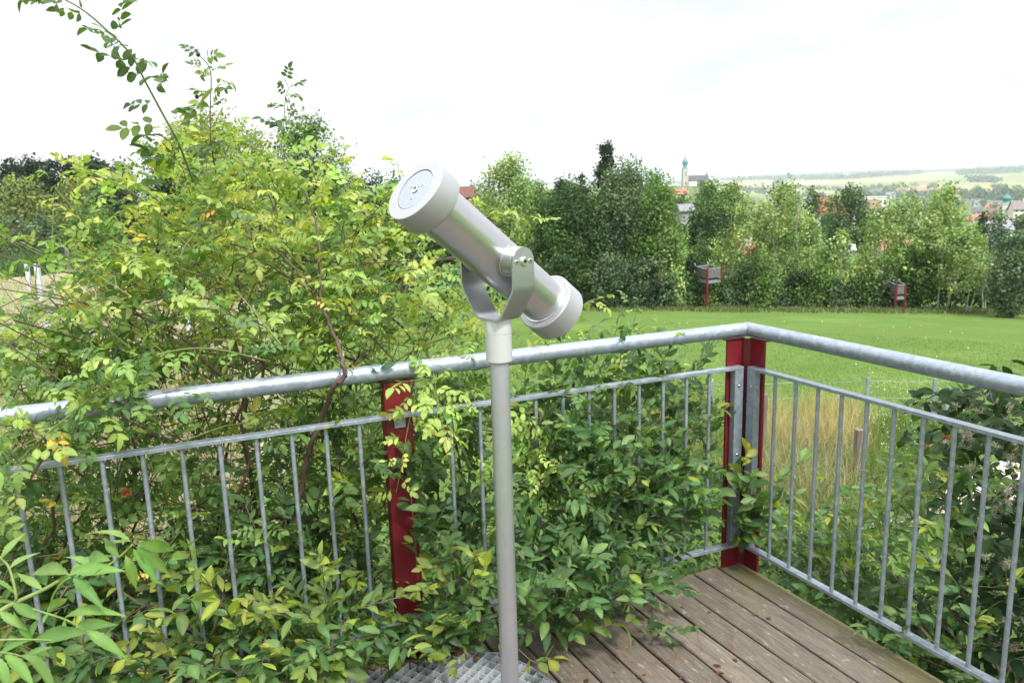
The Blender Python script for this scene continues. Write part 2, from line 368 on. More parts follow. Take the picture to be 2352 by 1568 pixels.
# ================================================================== TELESCOPE
def b3(o, ax, r, h, name, parent, m=None, hexr=.45):
    mb = MB(); mb.lathe(o, ax, [(r, 0), (r, h * .7), (r * .85, h), (r * hexr, h), (r * hexr, h * .35)], 20); x = mb.build(name, m or M['bolt'], parent, 30)
    k = MB(); k.lathe(np.asarray(o) + np.asarray(ax) * h * .36, ax, [(r * hexr * .98, 0), (r * hexr * .98, h * .05)], 12); k.build('socket', M['dark'], x); return x
def telescope():
    pole = at_y(1166, 1500, 1.92); px_, py_ = pole[0], pole[1]
    PIV = at_y(1141, 596, 1.92); px_ = px_ * .35 + PIV[0] * .65; PIV = np.array([px_, py_, PIV[2]])
    rv = unit(ray(1141, 596)); rt = unit(CR - rv * CR.dot(rv)); up = np.cross(rt, rv)
    sa, ca = math.sin(R(54)), math.cos(R(54)); t = rt * .757 * sa - up * .653 * sa + rv * ca; t = unit(t)
    th = unit(np.array([t[0], t[1], 0])); ax = np.array([th[1], -th[0], 0]); nz = np.array([0, 0, 1.0])
    base = (px_, py_, 0.0)
    root = thing('viewing_telescope', base, 'brushed stainless steel viewing telescope on a slim pole in front of the railing', 'telescope')
    zb = PIV[2] - .142
    mb = MB(); mb.lathe((px_, py_, .03), nz, [(.0245, 0), (.0245, zb - .03 - .115), (.0225, zb - .03 - .108)], 40); mb.build('pole', M['pole'], root, 35)
    mb = MB(); mb.lathe((px_, py_, .012), nz, [(.07, 0), (.07, .014), (.066, .018), (.03, .018), (.03, .03), (.0247, .034)], 40); mb.build('base_flange', M['galv_flat'], root, 35)
    z0 = zb - .112
    mb = MB(); mb.lathe((px_, py_, z0), nz, [(.0255, -.004), (.0315, 0), (.033, .002), (.033, .069), (.0322, .0695), (.0322, .071), (.033, .0715), (.033, .106), (.032, .1085)], 56); mb.build('swivel_collar', M['collar'], root, 35)
    # rotating head: tube, caps, trunnions
    R0, Rc = .0595, .0795; n0, f0 = -.292, .262
    C = PIV
    mb = MB(); mb.lathe(C, t, [(R0, n0 + .02), (R0, f0 - .02)], 72); tube = mb.build('tube', M['steel'], root, 35)
    for sg in (-1, 1):
        w = MB()
        # weld bead where trunnion meets the tube
        for a in np.linspace(0, 2 * math.pi, 60, endpoint=False):
            y = .036 * math.cos(a); z = .036 * math.sin(a); o = C + th * y + nz * z
            tt = np.dot(th * y + nz * z, t); perp = np.linalg.norm((th * y + nz * z) - t * tt); s_ = math.sqrt(max(R0 ** 2 - perp ** 2, 0))
            w.lathe(o + ax * sg * (s_ - .001), ax * sg, [(.0022, 0), (.0016, .0018 + .0006 * math.sin(a * 9))], 6)
        w.build('weld_bead', M['bolt'], tube, 35)
        m2 = MB(); m2.lathe(C + ax * sg * .03, ax * sg, [(.035, 0), (.035, .058), (.0325, .0595)], 48); m2.build('trunnion', M['yoke'], tube, 35)
    # near cap
    prof = [(R0 + .0006, .062), (Rc - .003, .062), (Rc - .0012, .0605), (Rc, .058), (Rc, .0015), (Rc - .0012, 0), (.0535, 0), (.0525, .0008), (.0525, .0055), (.0505, .0055)]
    mb = MB(); mb.lathe(C + t * n0, t, prof[::-1] if False else prof, 96, cap0=False, cap1=False); cap = mb.build('end_cap', M['alu'], root, 35)
    mb = MB(); mb.lathe(C + t * (n0 + .0015), t, [(.0512, .006), (.0512, .0005), (.0505, 0), (.0105, 0), (.0105, .006)], 80, cap0=False, cap1=True); face = mb.build('face_plate', M['alu_face'], cap, 35)
    mb = MB(); mb.lathe(C + t * (n0 - .0005), t, [(.0095, .004), (.0095, 0), (.0075, 0), (.0075, .0012), (.0055, .0012), (.0055, .003)], 28); mb.build('eyepiece', M['bolt'], cap, 35)
    u2 = unit(np.cross(t, nz)); v2 = np.cross(u2, t)
    for a in (95, 335, 215):
        b3(C + t * (n0 + .0016) + (u2 * math.cos(R(a)) + v2 * math.sin(R(a))) * -.0215, -t, .0052, .0016, 'screw', cap)
    # dark gasket behind the cap, far cap
    mb = MB(); mb.lathe(C + t * (n0 + .0622), t, [(R0 + .004, 0), (R0 + .004, .003)], 72); mb.build('gasket', M['dark'], cap, 35)
    mb = MB(); mb.lathe(C + t * (f0 - .058), t, [(R0 + .0012, 0), (R0 + .0025, -.001), (R0 + .004, .001), (Rc - .003, .001), (Rc, .0035), (Rc, .064), (Rc - .003, .067), (.055, .067), (.055, .06)], 96, cap0=False); cap2 = mb.build('end_cap', M['alu'], root, 35)
    mb = MB(); mb.lathe(C + t * (f0 - .0595), t, [(R0 + .0008, -.0022), (R0 + .0035, -.001), (R0 + .0035, .0008)], 72); mb.build('bright_seam', M['bolt'], cap2, 35)
    # yoke: bent strap, profile in (s along ax, z)
    W = .0345; T = .0055
    prof = [(-.0915, .052), (-.0915, -.058), (-.088, -.071), (-.047, -.131), (-.036, -.1395), (-.028, -.142), (.028, -.142), (.036, -.1395), (.047, -.131), (.088, -.071), (.0915, -.058), (.0915, .052)]
    arm_top = []
    P = [np.array(p) for p in prof]; nrm = []
    for i, p in enumerate(P):
        a = P[max(i - 1, 0)]; b = P[min(i + 1, len(P) - 1)]; d = unit(b - a); nrm.append(np.array([d[1], -d[0]]))
    V = []; F = []; m = len(P)
    P = [p if 0 < i < m - 1 else np.array([p[0], p[1] - .052 + .0]) for i, p in enumerate(P)]
    for p, q in zip(P, nrm):
        for off in (0, T):
            for wv in (-W, W):
                V.append(C + ax * (p[0] + q[0] * off) + nz * (p[1] + q[1] * off) + th * wv)
    for i in range(m - 1):
        a = 4 * i; b = a + 4
        F += [(a, a + 1, b + 1, b), (a + 2, b + 2, b + 3, a + 3), (a, b, b + 2, a + 2), (a + 1, a + 3, b + 3, b + 1)]
    mb = MB(); mb.add(V, F)
    for sg in (-1, 1):  # round arm ends (half discs)
        K = 20; th_ = np.linspace(0, math.pi, K); V = []
        for off in (0, T):
            for a in th_: V.append(C + ax * sg * (.0915 + off) + th * W * math.cos(a) + nz * (W * math.sin(a)))
        F = [tuple(range(K)), tuple(range(2 * K - 1, K - 1, -1))] + [(i, i + K, i + K + 1, i + 1) for i in range(K - 1)]
        mb.add(V, F)
    yk = mb.build('yoke', M['yoke'], root, 28)
    # bolts
    for sg in (-1, 1):
        o = C + ax * sg * (.0915 + T)
        b3(o, ax * sg, .0098, .006, 'pivot_bolt', yk)
        for k in (-1, 1): b3(o + th * .0225 * k, ax * sg, .0062, .0016, 'screw', yk)
        mb = MB(); mb.lathe(o - ax * sg * .0003, ax * sg, [(.0125, 0), (.0125, .0014), (.0118, .0018)], 32); mb.build('washer', M['bolt'], yk, 35)
telescope()
# ================================================================== RAILING
HC, H2, H3 = 1.1056, .9516, .1222
rail = thing('balcony_railing', (CORN[0], CORN[1], 0), 'galvanised steel railing with round handrail and two dark red posts around the deck', 'railing')
HR = .0305; dH = .022
cor = CORN + (NL + NR * 1.0) * dH; cor = np.array([cor[0], cor[1], HC])
mpl = unit(UL - UR)
for u, ln in ((UL, 4.6), (UR, 4.0)):
    a = np.cross(u, (0, 0, 1)); b = np.array([0, 0, 1.0]); n = 40; V = []; F = []
    for k in range(n):
        v = (a * math.cos(2 * math.pi * k / n) + b * math.sin(2 * math.pi * k / n)) * HR
        V.append(cor + v + u * (-(v.dot(mpl)) / u.dot(mpl) + .0004))
    rings = [.06 * i for i in range(1, int(ln / .06))]
    for s in rings:
        for k in range(n): V.append(cor + u * s + (a * math.cos(2 * math.pi * k / n) + b * math.sin(2 * math.pi * k / n)) * HR)
    for j in range(len(rings)):
        for k in range(n):
            q = (k + 1) % n; F.append((j * n + k, j * n + q, (j + 1) * n + q, (j + 1) * n + k))
    mb = MB(); mb.add(V, F); mb.build('handrail', M['galv'], rail, 40)
def flatbar(mb, u, nrm, s0, s1, d, z, hw, hz):
    c = CORN + u * (s0 + s1) / 2 + nrm * d; mb.box((c[0], c[1], z), u, nrm, (0, 0, 1), abs(s1 - s0) / 2, hw, hz)
for side, u, nrm, s1, bal in (('L', UL, NL, 4.5, [.1952 + .1175 * i for i in range(11)] + [1.7128 + .1175 * i for i in range(10)] + [3.08 + .1175 * i for i in range(11)]), ('R', UR, NR, 3.9, [.1756 + .1147 * i for i in range(31)])):
    mb = MB()
    e0 = .026
    flatbar(mb, u, nrm, e0, s1, 0, H2 - .007, .0175, .007)
    flatbar(mb, u, nrm, e0, s1, 0, H3 - .007, .0175, .007)
    flatbar(mb, u, nrm, e0, e0 + .045, 0, (H2 + H3) / 2 - .007, .0172, (H2 - H3) / 2 - .0072)
    pan = mb.build('infill_panel', M['galv_flat'], rail, bevel=.0015)
    for s in bal:
        c = CORN + u * s; mb = MB(); mb.lathe((c[0], c[1], H3), (0, 0, 1), [(.0078, -.001), (.0078, H2 - H3 - .0135)], 12); mb.build('baluster', M['galv_flat'], pan, 40)
    for z in (H2 - .085, H2 - .40, H3 + .12):
        c = CORN + u * (e0 + .024) - nrm * .0172; b3((c[0], c[1], z), -nrm, .0065, .003, 'bolt', pan)
# posts
def flat_post(s, label=None):
    mb = MB(); c = CORN + UL * s + NL * .05
    mb.box((c[0], c[1], (1.066 - 2.6) / 2), UL, NL, (0, 0, 1), .052, .030, (1.066 + 2.6) / 2)
    p = mb.build('post', M['red'], rail, bevel=.006)
    m2 = MB(); m2.box((c[0], c[1], 1.0695), UL, NL, (0, 0, 1), .066, .034, .003); m2.build('saddle_plate', M['red'], p, bevel=.001)
    for k in (-1, 1):
        b3((c + UL * k * .056 - NL * .02) * np.array([1, 1, 0]) + np.array([0, 0, 1.0727]), (0, 0, 1), .005, .003, 'screw', p)
    m2 = MB(); q = CORN + UL * s - NL * -.0145; q = CORN + UL * (s + .0) + NL * .014
    m2.box((q[0], q[1], H2 - .036), UL, NL, (0, 0, 1), .021, .0035, .0218); br = m2.build('bracket_plate', M['galv_flat'], p, bevel=.001)
    b3((q[0] - NL[0] * .0036, q[1] - NL[1] * .0036, H2 - .034), -NL, .007, .003, 'bolt', br)
flat_post(1.56); flat_post(2.99)
mb = MB()
for u, nrm in ((UL, NL), (UR, NR)):
    hw = .043 if u is UL else .041; c = CORN + u * (hw + .002) + nrm * .026; mb.box((c[0], c[1], (1.066 - 2.6) / 2), u, nrm, (0, 0, 1), hw, .0062, (1.066 + 2.6) / 2)
cc = CORN + (NL + NR) * .024; mb.box((cc[0], cc[1], (1.064 - 2.6) / 2), unit(UL - UR), unit(NL + NR), (0, 0, 1), .022, .010, (1.064 + 2.6) / 2)
for u, nrm in ((UL, NL), (UR, NR)):
    c = CORN + u * .05 + nrm * .036; mb.box((c[0], c[1], 1.0695), u, nrm, (0, 0, 1), .05, .022 + (.001 if u is UL else 0), .0034 if u is UL else .0028)
cp = mb.build('post', M['red'], rail, bevel=.003); cp['label'] = 'red angle-section post at the corner of the deck'
for u, nrm in ((UL, NL), (UR, NR)):
    for s in (.03, .08):
        c = CORN + u * s + nrm * .018; b3((c[0], c[1], 1.0735), (0, 0, 1), .005, .003, 'screw', cp)
# ================================================================== DECK
dk = thing('timber_deck', (CORN[0], CORN[1], 0), 'weathered grey brown timber deck with mossy boards inside the railing', 'deck')
mb = MB(); pitch = .1325
for i in range(34):
    x1 = .026 - pitch * i; x0 = x1 - pitch + .0095; k = random.uniform(.82, 1.12); dz = random.uniform(-.0015, .0015)
    jit = random.uniform(-.006, .006); N_ = 40; V = []; F = []
    for j in range(N_ + 1):
        y = -.045 + jit + (4.2) * j / N_; wv = .0012 * math.sin(j * .9 + i * 2.1)
        for x, z in ((x0 + wv, -.028), (x0 + wv, -.004), (x0 + .004 + wv, 0), (x1 - .004 + wv, 0), (x1 + wv, -.004), (x1 + wv, -.028)): V.append((x, -y, z + dz))
    for j in range(N_):
        for q in range(6):
            a = 6 * j + q; b = 6 * j + (q + 1) % 6; F.append((a, b, b + 6, a + 6))
    F.append((0, 1, 2, 3, 4, 5)[::-1]); F.append(tuple(6 * N_ + q for q in range(6))); mb.add(V, F, (k, k * random.uniform(.97, 1.02), k * random.uniform(.93, 1.0)))
o = mb.build('decking', M['deck'], dk, 30)
o.matrix_parent_inverse = Matrix(); M3 = Matrix(((NR[0], -UR[0], 0, 0), (NR[1], -UR[1], 0, 0), (0, 0, 1, 0), (0, 0, 0, 1))); o.matrix_local = M3
jb = MB()
for s in (.12, .8, 1.5, 2.2, 2.9, 3.6):
    c = CORN + UR * s - NR * 2.2; jb.box((c[0], c[1], -.11), NR, UR, (0, 0, 1), 2.15, .03, .078)
c = CORN + UR * 1.9 - NR * .06; jb.box((c[0], c[1], -.30), UR, NR, (0, 0, 1), 2.0, .05, .11)
c = CORN + UR * .1 - NR * 2.2; jb.box((c[0], c[1], -.301), NR, UR, (0, 0, 1), 2.1, .05, .11)
jb.build('joist_frame', M['joist'], dk)
# debris on the deck
mb = MB()
for i in range(120):
    if i < 90: px, py = random.uniform(1190, 1700), random.uniform(1410, 1566)
    else: px, py = random.uniform(950, 1150), random.uniform(1440, 1520)
    if px > 1500 and py < 1390 + (px - 1500) * .3: continue
    d = ray(px, py); P = EYE + d * (-1.742 / d[2]); a = random.uniform(0, math.pi); L = random.uniform(.025, .055)
    q = np.array([math.cos(a), math.sin(a), 0]) * L; b_ = np.array([-q[1], q[0], 0]) * random.uniform(-.25, .25)
    mb.tube([P - q + (0, 0, .0), P + b_ + (0, 0, .003), P + q], .0007, 3)
tag(mb.build('pine_needles', M['needle']), 'fallen brown pine needles scattered on the deck boards', 'needles', kind='stuff')
LV = Leaves(); P = []
while len(P) < 16:
    px, py = random.uniform(1180, 1800), random.uniform(1330, 1566); d = ray(px, py); q = EYE + d * (-1.745 / d[2])
    if np.dot(q - CORN, NR) < -.02 and np.dot(q - CORN, NL) < -.03: P.append(q)
P = np.array(P); n = len(P); L = rng.uniform(.015, .035, n); LV.add(T_ELL, P, rng.normal(0, 1, (n, 3)) * (1, 1, .05), np.tile((0, 0, 1.0), (n, 1)) + rng.normal(0, .2, (n, 3)), L, L * .28, palette(n, [(.16, .08, .035), (.28, .2, .07), (.09, .055, .03), (.10, .14, .04)], (2, 1, 2, 1)), .3, .3)
tag(LV.build('leaf_litter', M['leaf']), 'small dry fallen leaves lying on the deck boards', kind='stuff')
# grating
PG = [(-.70, 2.545), (-.19, 2.668), (-.075, 2.652), (.03, 2.565), (.13, 2.44), (.20, 2.25), (.16, 1.55), (-.35, 1.35), (-.95, 1.42), (-1.05, 2.455)]
gt = thing('grating_platform', (px0 := -.35, 2.1, 0.0), 'galvanised grid step with a rusty front edge around the telescope pole', 'grating')
mb = MB(); fr = MB(); n = len(PG); ZT = .040
for i in range(n):
    a = np.array([*PG[i], 0.0]); b = np.array([*PG[(i + 1) % n], 0.0]); u = unit(b - a); c = (a + b) / 2; v = np.array([-u[1], u[0], 0])
    (mb if i in (0, 9, 8) else fr).box((c[0], c[1], ZT - .016), u, v, (0, 0, 1), np.linalg.norm(b - a) / 2 - .001, .0035, .018)
mb.build('rusty_edge', M['rust'], gt, bevel=.001); fr.build('rim', M['galv_flat'], gt, bevel=.001)
def clipseg(p, d):
    ts = []
    for i in range(n):
        a = np.array(PG[i]); e = np.array(PG[(i + 1) % n]) - a; den = d[0] * e[1] - d[1] * e[0]
        if abs(den) < 1e-9: continue
        t = ((a[0] - p[0]) * e[1] - (a[1] - p[1]) * e[0]) / den; s = ((a[0] - p[0]) * d[1] - (a[1] - p[1]) * d[0]) / den
        if 0 <= s <= 1: ts.append(t)
    return (min(ts), max(ts)) if len(ts) >= 2 else None
mb = MB()
for k, ang in enumerate((13.5 + 45, 13.5 - 45)):
    d = np.array([math.cos(R(ang)), math.sin(R(ang))]); q = np.array([-d[1], d[0]])
    for i in range(-40, 41):
        p = np.array([-.4, 2.0]) + q * i * .037; c = clipseg(p, d)
        if c:
            m_ = p + d * (c[0] + c[1]) / 2; mb.box((m_[0], m_[1], ZT - .0125 - k * .0015), (d[0], d[1], 0), (q[0], q[1], 0), (0, 0, 1), (c[1] - c[0]) / 2 - .003, .0014, .0125)
mb.build('grid', mat('bright_zinc', rough=.4, metal=.35, build=lambda nt, b: nt.links.new(ramp(nt, noise(nt, 12, 4, .6, tex(nt)).outputs['Fac'], [(.3, (.48, .52, .56)), (.7, (.62, .65, .68))]).outputs[0], b.inputs['Base Color'])), gt)
b3((-.165, 2.635, ZT - .004), (0, 0, 1), .011, .007, 'rivet', gt, M['rust'], .2)
# ================================================================== TERRAIN
def build_ground():
    az = np.concatenate([np.linspace(-60, 50, 361), np.linspace(50, 300, 60)[1:-1]]); rr = np.concatenate([[0.01], np.geomspace(1.5, 9000, 230)])
    A, Q = np.meshgrid(np.radians(az), rr); X = Q * np.sin(A); Y = Q * np.cos(A); Z = terr(X, Y)
    azd = np.degrees(A); nA = len(az); C = np.zeros((*X.shape, 3))
    lawn = np.array((.118, .19, .048)); dry = np.array((.33, .30, .21)); town = np.array((.12, .17, .07)); wood = np.array((.03, .06, .035))
    C[:] = lawn
    wl = (1 - sm(-19, -15, azd))[..., None] * sm(6, 10, Q)[..., None]; C = C * (1 - wl) + dry * wl
    # maize strips on the left, lawn beyond the hedge, rough ground near
    near = (1 - sm(7, 11, Q))[..., None]; C = C * (1 - near) + np.array((.07, .10, .03)) * near
    f = sm(250, 420, Q)[..., None] * (azd > -8)[..., None]; C = C * (1 - f) + town * f
    fl = (Q > 1500)[..., None]
    v = Q * np.cos(A) / 420 + np.sin(X / 700.) * .8; h = (np.sin(np.floor(v * 1.6) * 12.9898 + np.floor(X / 900. + np.floor(v) * .37) * 78.233) * 43758.5453) % 1.0
    pal = np.array([(.36, .29, .15), (.26, .31, .11), (.40, .33, .19), (.16, .23, .07), (.27, .19, .12), (.34, .32, .15)]); fc = pal[(h * 5.99).astype(int)]
    C = np.where(fl, fc, C)
    fw = (Q > 5400 + 500 * np.sin(azd * .9) + 260 * np.sin(azd * 2.3)) & (azd > -10); C = np.where(fw[..., None], wood * 1.0, C)
    N = X.size; V = np.stack([X, Y, Z], -1).reshape(-1, 3); i = np.arange(len(rr) - 1)[:, None] * nA; j = np.arange(nA)[None]; k = (j + 1) % nA
    F = np.stack([i + j, i + nA + j, i + nA + k, i + k], -1).reshape(-1, 4)
    def f2(nt, b):
        a = nt.nodes.new('ShaderNodeVertexColor'); a.layer_name = 'tint'; v = tex(nt)
        n1 = noise(nt, .35, 6, .65, v); n2 = noise(nt, 9, 5, .7, v); n3 = noise(nt, .006, 5, .7, v)
        r1 = ramp(nt, n1.outputs['Fac'], [(.3, (1.0, .86, .9)), (.45, (.84, .90, .82)), (.7, (1.2, 1.12, 1.2))]); r2 = ramp(nt, n2.outputs['Fac'], [(.3, (.78, .8, .75)), (.7, (1.18, 1.16, 1.1))])
        r3 = ramp(nt, n3.outputs['Fac'], [(.3, (.85, .88, .85)), (.7, (1.12, 1.1, 1.05))])
        c = mixc(nt, a.outputs['Color'], r1.outputs[0], None, 'MULTIPLY', 1.0); c = mixc(nt, c, r2.outputs[0], None, 'MULTIPLY', 1.0); c = mixc(nt, c, r3.outputs[0], None, 'MULTIPLY', 1.0)
        nt.links.new(c, b.inputs['Base Color']); b.inputs['Specular IOR Level'].default_value = .1; bump(nt, b, n2.outputs['Fac'], .6, .05)
    o = npmesh('ground', V, 4, F, C.reshape(-1, 3), mat('meadow_ground', rough=.95, build=f2), None, True)
    tag(o, kind='structure')
build_ground()
def strip(name, m, P, w, lift=.004, kind='structure'):
    """flat ribbon draped on the terrain"""
    P = np.array(P); D = unit(np.gradient(P, axis=0)); S = np.stack([-D[:, 1], D[:, 0]], 1); V = []
    for k in range(5):
        q = P + S * w * (k / 2 - 1); V.append(np.column_stack([q, terr(q[:, 0], q[:, 1]) + lift + .03]))
    V = np.stack(V, 1).reshape(-1, 3); n = len(P); F = [(i * 5 + k, i * 5 + k + 1, i * 5 + k + 6, i * 5 + k + 5) for i in range(n - 1) for k in range(4)]
    mb = MB(); mb.add(V, F); o = mb.build(name, m); tag(o, kind=kind)
g0 = ground_at(2100, 1255)
strip('gravel_path', M['gravel'], [g0[:2] + np.array((-1.2, 1.0)) + np.array((1.0, .35)) * s for s in np.linspace(-.6, 9, 24)], .75)
# ================================================================== TREES
def cluster_tree(root, H, W, prof, n, ls, cols, wts, nb=40, sig=.085, trunk=.75, bark=None, tr=.03, vert=1.0, multi=1, zc=.12, gap=0.0):
    """trunk + limbs grown to foliage clusters; prof: radius fraction against height"""
    x0, y0, z0 = root.location; T = []
    ph, pr = zip(*prof)
    while len(T) < nb:
        h = random.uniform(zc, 1.0); r = np.interp(h, ph, pr) * W / 2
        if random.random() > (r / (W / 2)) ** .8 + .06: continue
        a = random.uniform(0, 6.283); q = r * math.sqrt(random.uniform(.12, .95)); T.append((x0 + q * math.cos(a), y0 + q * math.sin(a), z0 + h * H * .97))
    T = np.array(T); roots = [[], []]
    k = 7; bend = rng.normal(0, .02 * H, 2)
    for s in range(multi):
        ox, oy = (rng.normal(0, W * .07, 2) if multi > 1 else (0, 0))
        for i in range(k + 1):
            t = i / k; roots[1].append(len(roots[0]) - 1 if i else -1)
            roots[0].append((x0 + ox * (1 + 2 * t) + bend[0] * t * t, y0 + oy * (1 + 2 * t) + bend[1] * t * t, z0 - .1 + H * trunk * t))
    pos, par, w, ch = grow(roots, T, seg=1, wob=.05, arch=.05)
    mb = MB(); wm = w.max(); rad = lambda i: H * tr * .55 * (max(w[i], 1) / wm) ** .45
    for s in range(multi):
        idx = list(range(s * (k + 1), (s + 1) * (k + 1))); mb.tube(pos[idx], [max(H * tr * .5 * (1 - .75 * q / k), .01) for q in range(k + 1)], 7)
    for c in ch: mb.tube(pos[c], [max(rad(i) * .6, H * .0015) for i in c], 4)
    mb.build('trunk', bark or M['bark_dark'], root, 50)
    LV = Leaves(); per = max(4, n // nb); c = np.repeat(T, per, 0); m = len(c); sg = sig * H * rng.uniform(.6, 1.3, (nb, 1)).repeat(per, 0)
    off = rng.normal(0, 1, (m, 3)); off = off / np.linalg.norm(off, axis=1)[:, None] * (rng.random((m, 1)) ** .5) * 1.7
    P = c + off * sg * np.array([1, 1, vert]); P[:, 2] = np.maximum(P[:, 2], z0 + .02 * H)
    cc = palette(nb, cols, wts, .12).repeat(per, 0) * (1 + rng.normal(0, .16, (m, 1)))
    D = unit(rng.normal(0, 1, (m, 3)) + off * .5); N = unit(off * .8 + rng.normal(0, .6, (m, 3)) + np.array([0, 0, .5]))
    L = ls * rng.uniform(.7, 1.35, m); LV.add(T_KITE, P, D, N, L, L * .42, np.clip(cc, .004, .9), .25, .1)
    LV.build('crown', M['leaf_far'], root)
OV = [(0, .15), (.1, .45), (.3, .9), (.55, 1), (.8, .75), (1, .25)]
POP = [(0, .3), (.15, .6), (.3, .9), (.55, 1), (.8, .8), (1, .25)]
COLU = [(0, .5), (.15, .9), (.5, 1), (.8, .8), (1, .25)]
CON = [(0, .9), (.2, 1), (.6, .65), (.85, .35), (1, .06)]
RND = [(0, .5), (.2, .85), (.5, 1), (.75, .85), (.9, .55), (1, .2)]
BUSH = [(0, .75), (.2, .95), (.5, 1), (.8, .75), (1, .35)]
G = dict(dark=[(.03, .07, .022), (.042, .095, .028), (.06, .12, .04)], mid=[(.055, .125, .03), (.08, .16, .04), (.10, .19, .05)],
         light=[(.14, .235, .08), (.19, .29, .105), (.26, .36, .16)], grey=[(.05, .10, .055), (.075, .13, .075), (.11, .17, .10)],
         conif=[(.012, .03, .016), (.018, .04, .02), (.03, .055, .03)], yel=[(.14, .21, .05), (.18, .25, .065), (.24, .31, .09)], willow=[(.12, .18, .05), (.10, .16, .045), (.16, .22, .07)])
G = {k: [(c[0] * 1.38, c[1] * 1.28, c[2] * 1.2) if k != 'conif' else (c[0] * 1.3, c[1] * 1.3, c[2] * 1.1) for c in v] for k, v in G.items()}
PX = 1801 / 2352 * 1024  # pixels per unit angle in the render width
def tree(name, label, px, dist, top, wpx, kind, prof=OV, base=None, dens=1.0, nb=None, group=None, sig=.085, bark=None, zc=.12, vert=1.0, multi=1, trunk=.75, tr=.03, lsz=1.0, cat='tree'):
    P = at_h(px, top, dist); z0 = float(terr(P[0], P[1])) if base is None else at_h(px, base, dist)[2]
    H = P[2] - z0; W = wpx / 1801 * dist * math.cos(math.atan2(P[0], P[1]))
    root = thing(name, (P[0], P[1], z0), label, cat, group)
    ls = max(.075, dist * .0031) * lsz; Hc = H * (1 - zc)
    n = int(np.clip(dens * 5.2 * Hc * W * .72 / (ls * ls * .42), 400, 22000)); nb = int((nb or int(np.clip(n / 100, 16, 110))) * 1.35)
    cluster_tree(root, H, W * .93, prof, n, ls, G[kind], (1, 1.3, .9), nb, sig * min(1, 1.15 * math.sqrt(W / H)), trunk, bark, tr, vert, multi, zc)
    return root
pal_ = M['bark_pale']
tree('broadleaf_tree', 'tall loose green tree just right of the telescope top', 1166, 54, 362, 165, 'light', dens=.95, nb=60, zc=.1, sig=.075)
tree('broadleaf_tree', 'low dark green tree under the loose tall one beside the telescope', 1130, 58, 500, 150, 'dark', BUSH, zc=.03)
tree('dark_tree', 'dark green tree at the left end of the dense group', 1262, 52, 455, 110, 'dark', BUSH, zc=.04)
tree('dark_tree', 'broad dark green tree in the middle of the dense group behind the lawn', 1325, 50, 415, 150, 'dark', BUSH, zc=.03, dens=1.2)
tree('grey_green_tree', 'largest grey green tree with feathery top in the dense group', 1436, 51, 384, 175, 'grey', OV, zc=.06, dens=1.15, nb=80)
tree('broadleaf_tree', 'mid green tree with pale right edge at the right end of the dense group', 1515, 49, 425, 120, 'mid', OV, zc=.05, dens=1.1, nb=60)
tree('broadleaf_tree', 'pale leaved low tree leaning out of the dense group toward the red legged box', 1545, 48, 520, 70, 'light', OV, zc=.05, nb=36)
tree('dark_bush', 'dark bush low in the dense group, below the broad dark tree', 1300, 48, 580, 130, 'dark', BUSH, zc=.0, cat='bush')
tree('dark_bush', 'blue green bush low in the dense group, below the feathery tree', 1400, 47.6, 590, 120, 'grey', BUSH, zc=.0, cat='bush')
tree('dark_bush', 'dark rounded bush low in the dense group, nearest the red legged box', 1495, 47.4, 590, 120, 'grey', BUSH, zc=.0, cat='bush')
for px, top, w, d, lab in ((1690, 418, 92, 52, 'pale poplar with airy crown at the left of the poplar group'), (1752, 470, 78, 53, 'thin pale poplar between two taller ones'), (1805, 418, 105, 51, 'tall pale poplar with forked white trunk'), (1862, 500, 66, 50, 'short pale poplar at the right of the poplar group'),
                           (1938, 520, 52, 50, 'small slim poplar standing alone in the gap'), (2030, 462, 100, 51, 'broad pale poplar left of the tallest ones on the right'), (2092, 428, 92, 52, 'tall poplar with two pointed tops on the right'), (2170, 425, 100, 51, 'tallest dense poplar on the right with three tops'), (2228, 510, 88, 50, 'lower pale poplar beside the tall right ones')):
    tree('poplar_tree', lab, px, d, top, w * 1.18, 'light', POP, zc=.2, dens=.55, nb=52, sig=.058, bark=pal_, vert=1.3, multi=2, trunk=.9, tr=.018, group='poplars behind the lawn')
tree('olive_tree', 'dull grey green tree at the right edge of the picture', 2340, 48, 528, 110, 'grey', OV, zc=.06, dens=1.0, nb=70)
tree('bare_stemmed_tree', 'sparse tree with bare pale stems near the right edge', 2280, 52, 560, 70, 'grey', POP, zc=.3, dens=.4, nb=24, bark=pal_, multi=2)
tree('dark_tree', 'dark tree standing behind the first poplar', 1618, 70, 470, 100, 'dark', OV, zc=.05, dens=1.1)
tree('dark_tree', 'dark green tree behind the red legged box', 1600, 62, 560, 100, 'dark', BUSH, zc=.03)
tree('columnar_poplar', 'tall narrow dark columnar poplar rising against the sky', 1391, 92, 322, 50, 'conif', COLU, zc=.05, dens=2.0, nb=90, sig=.05)
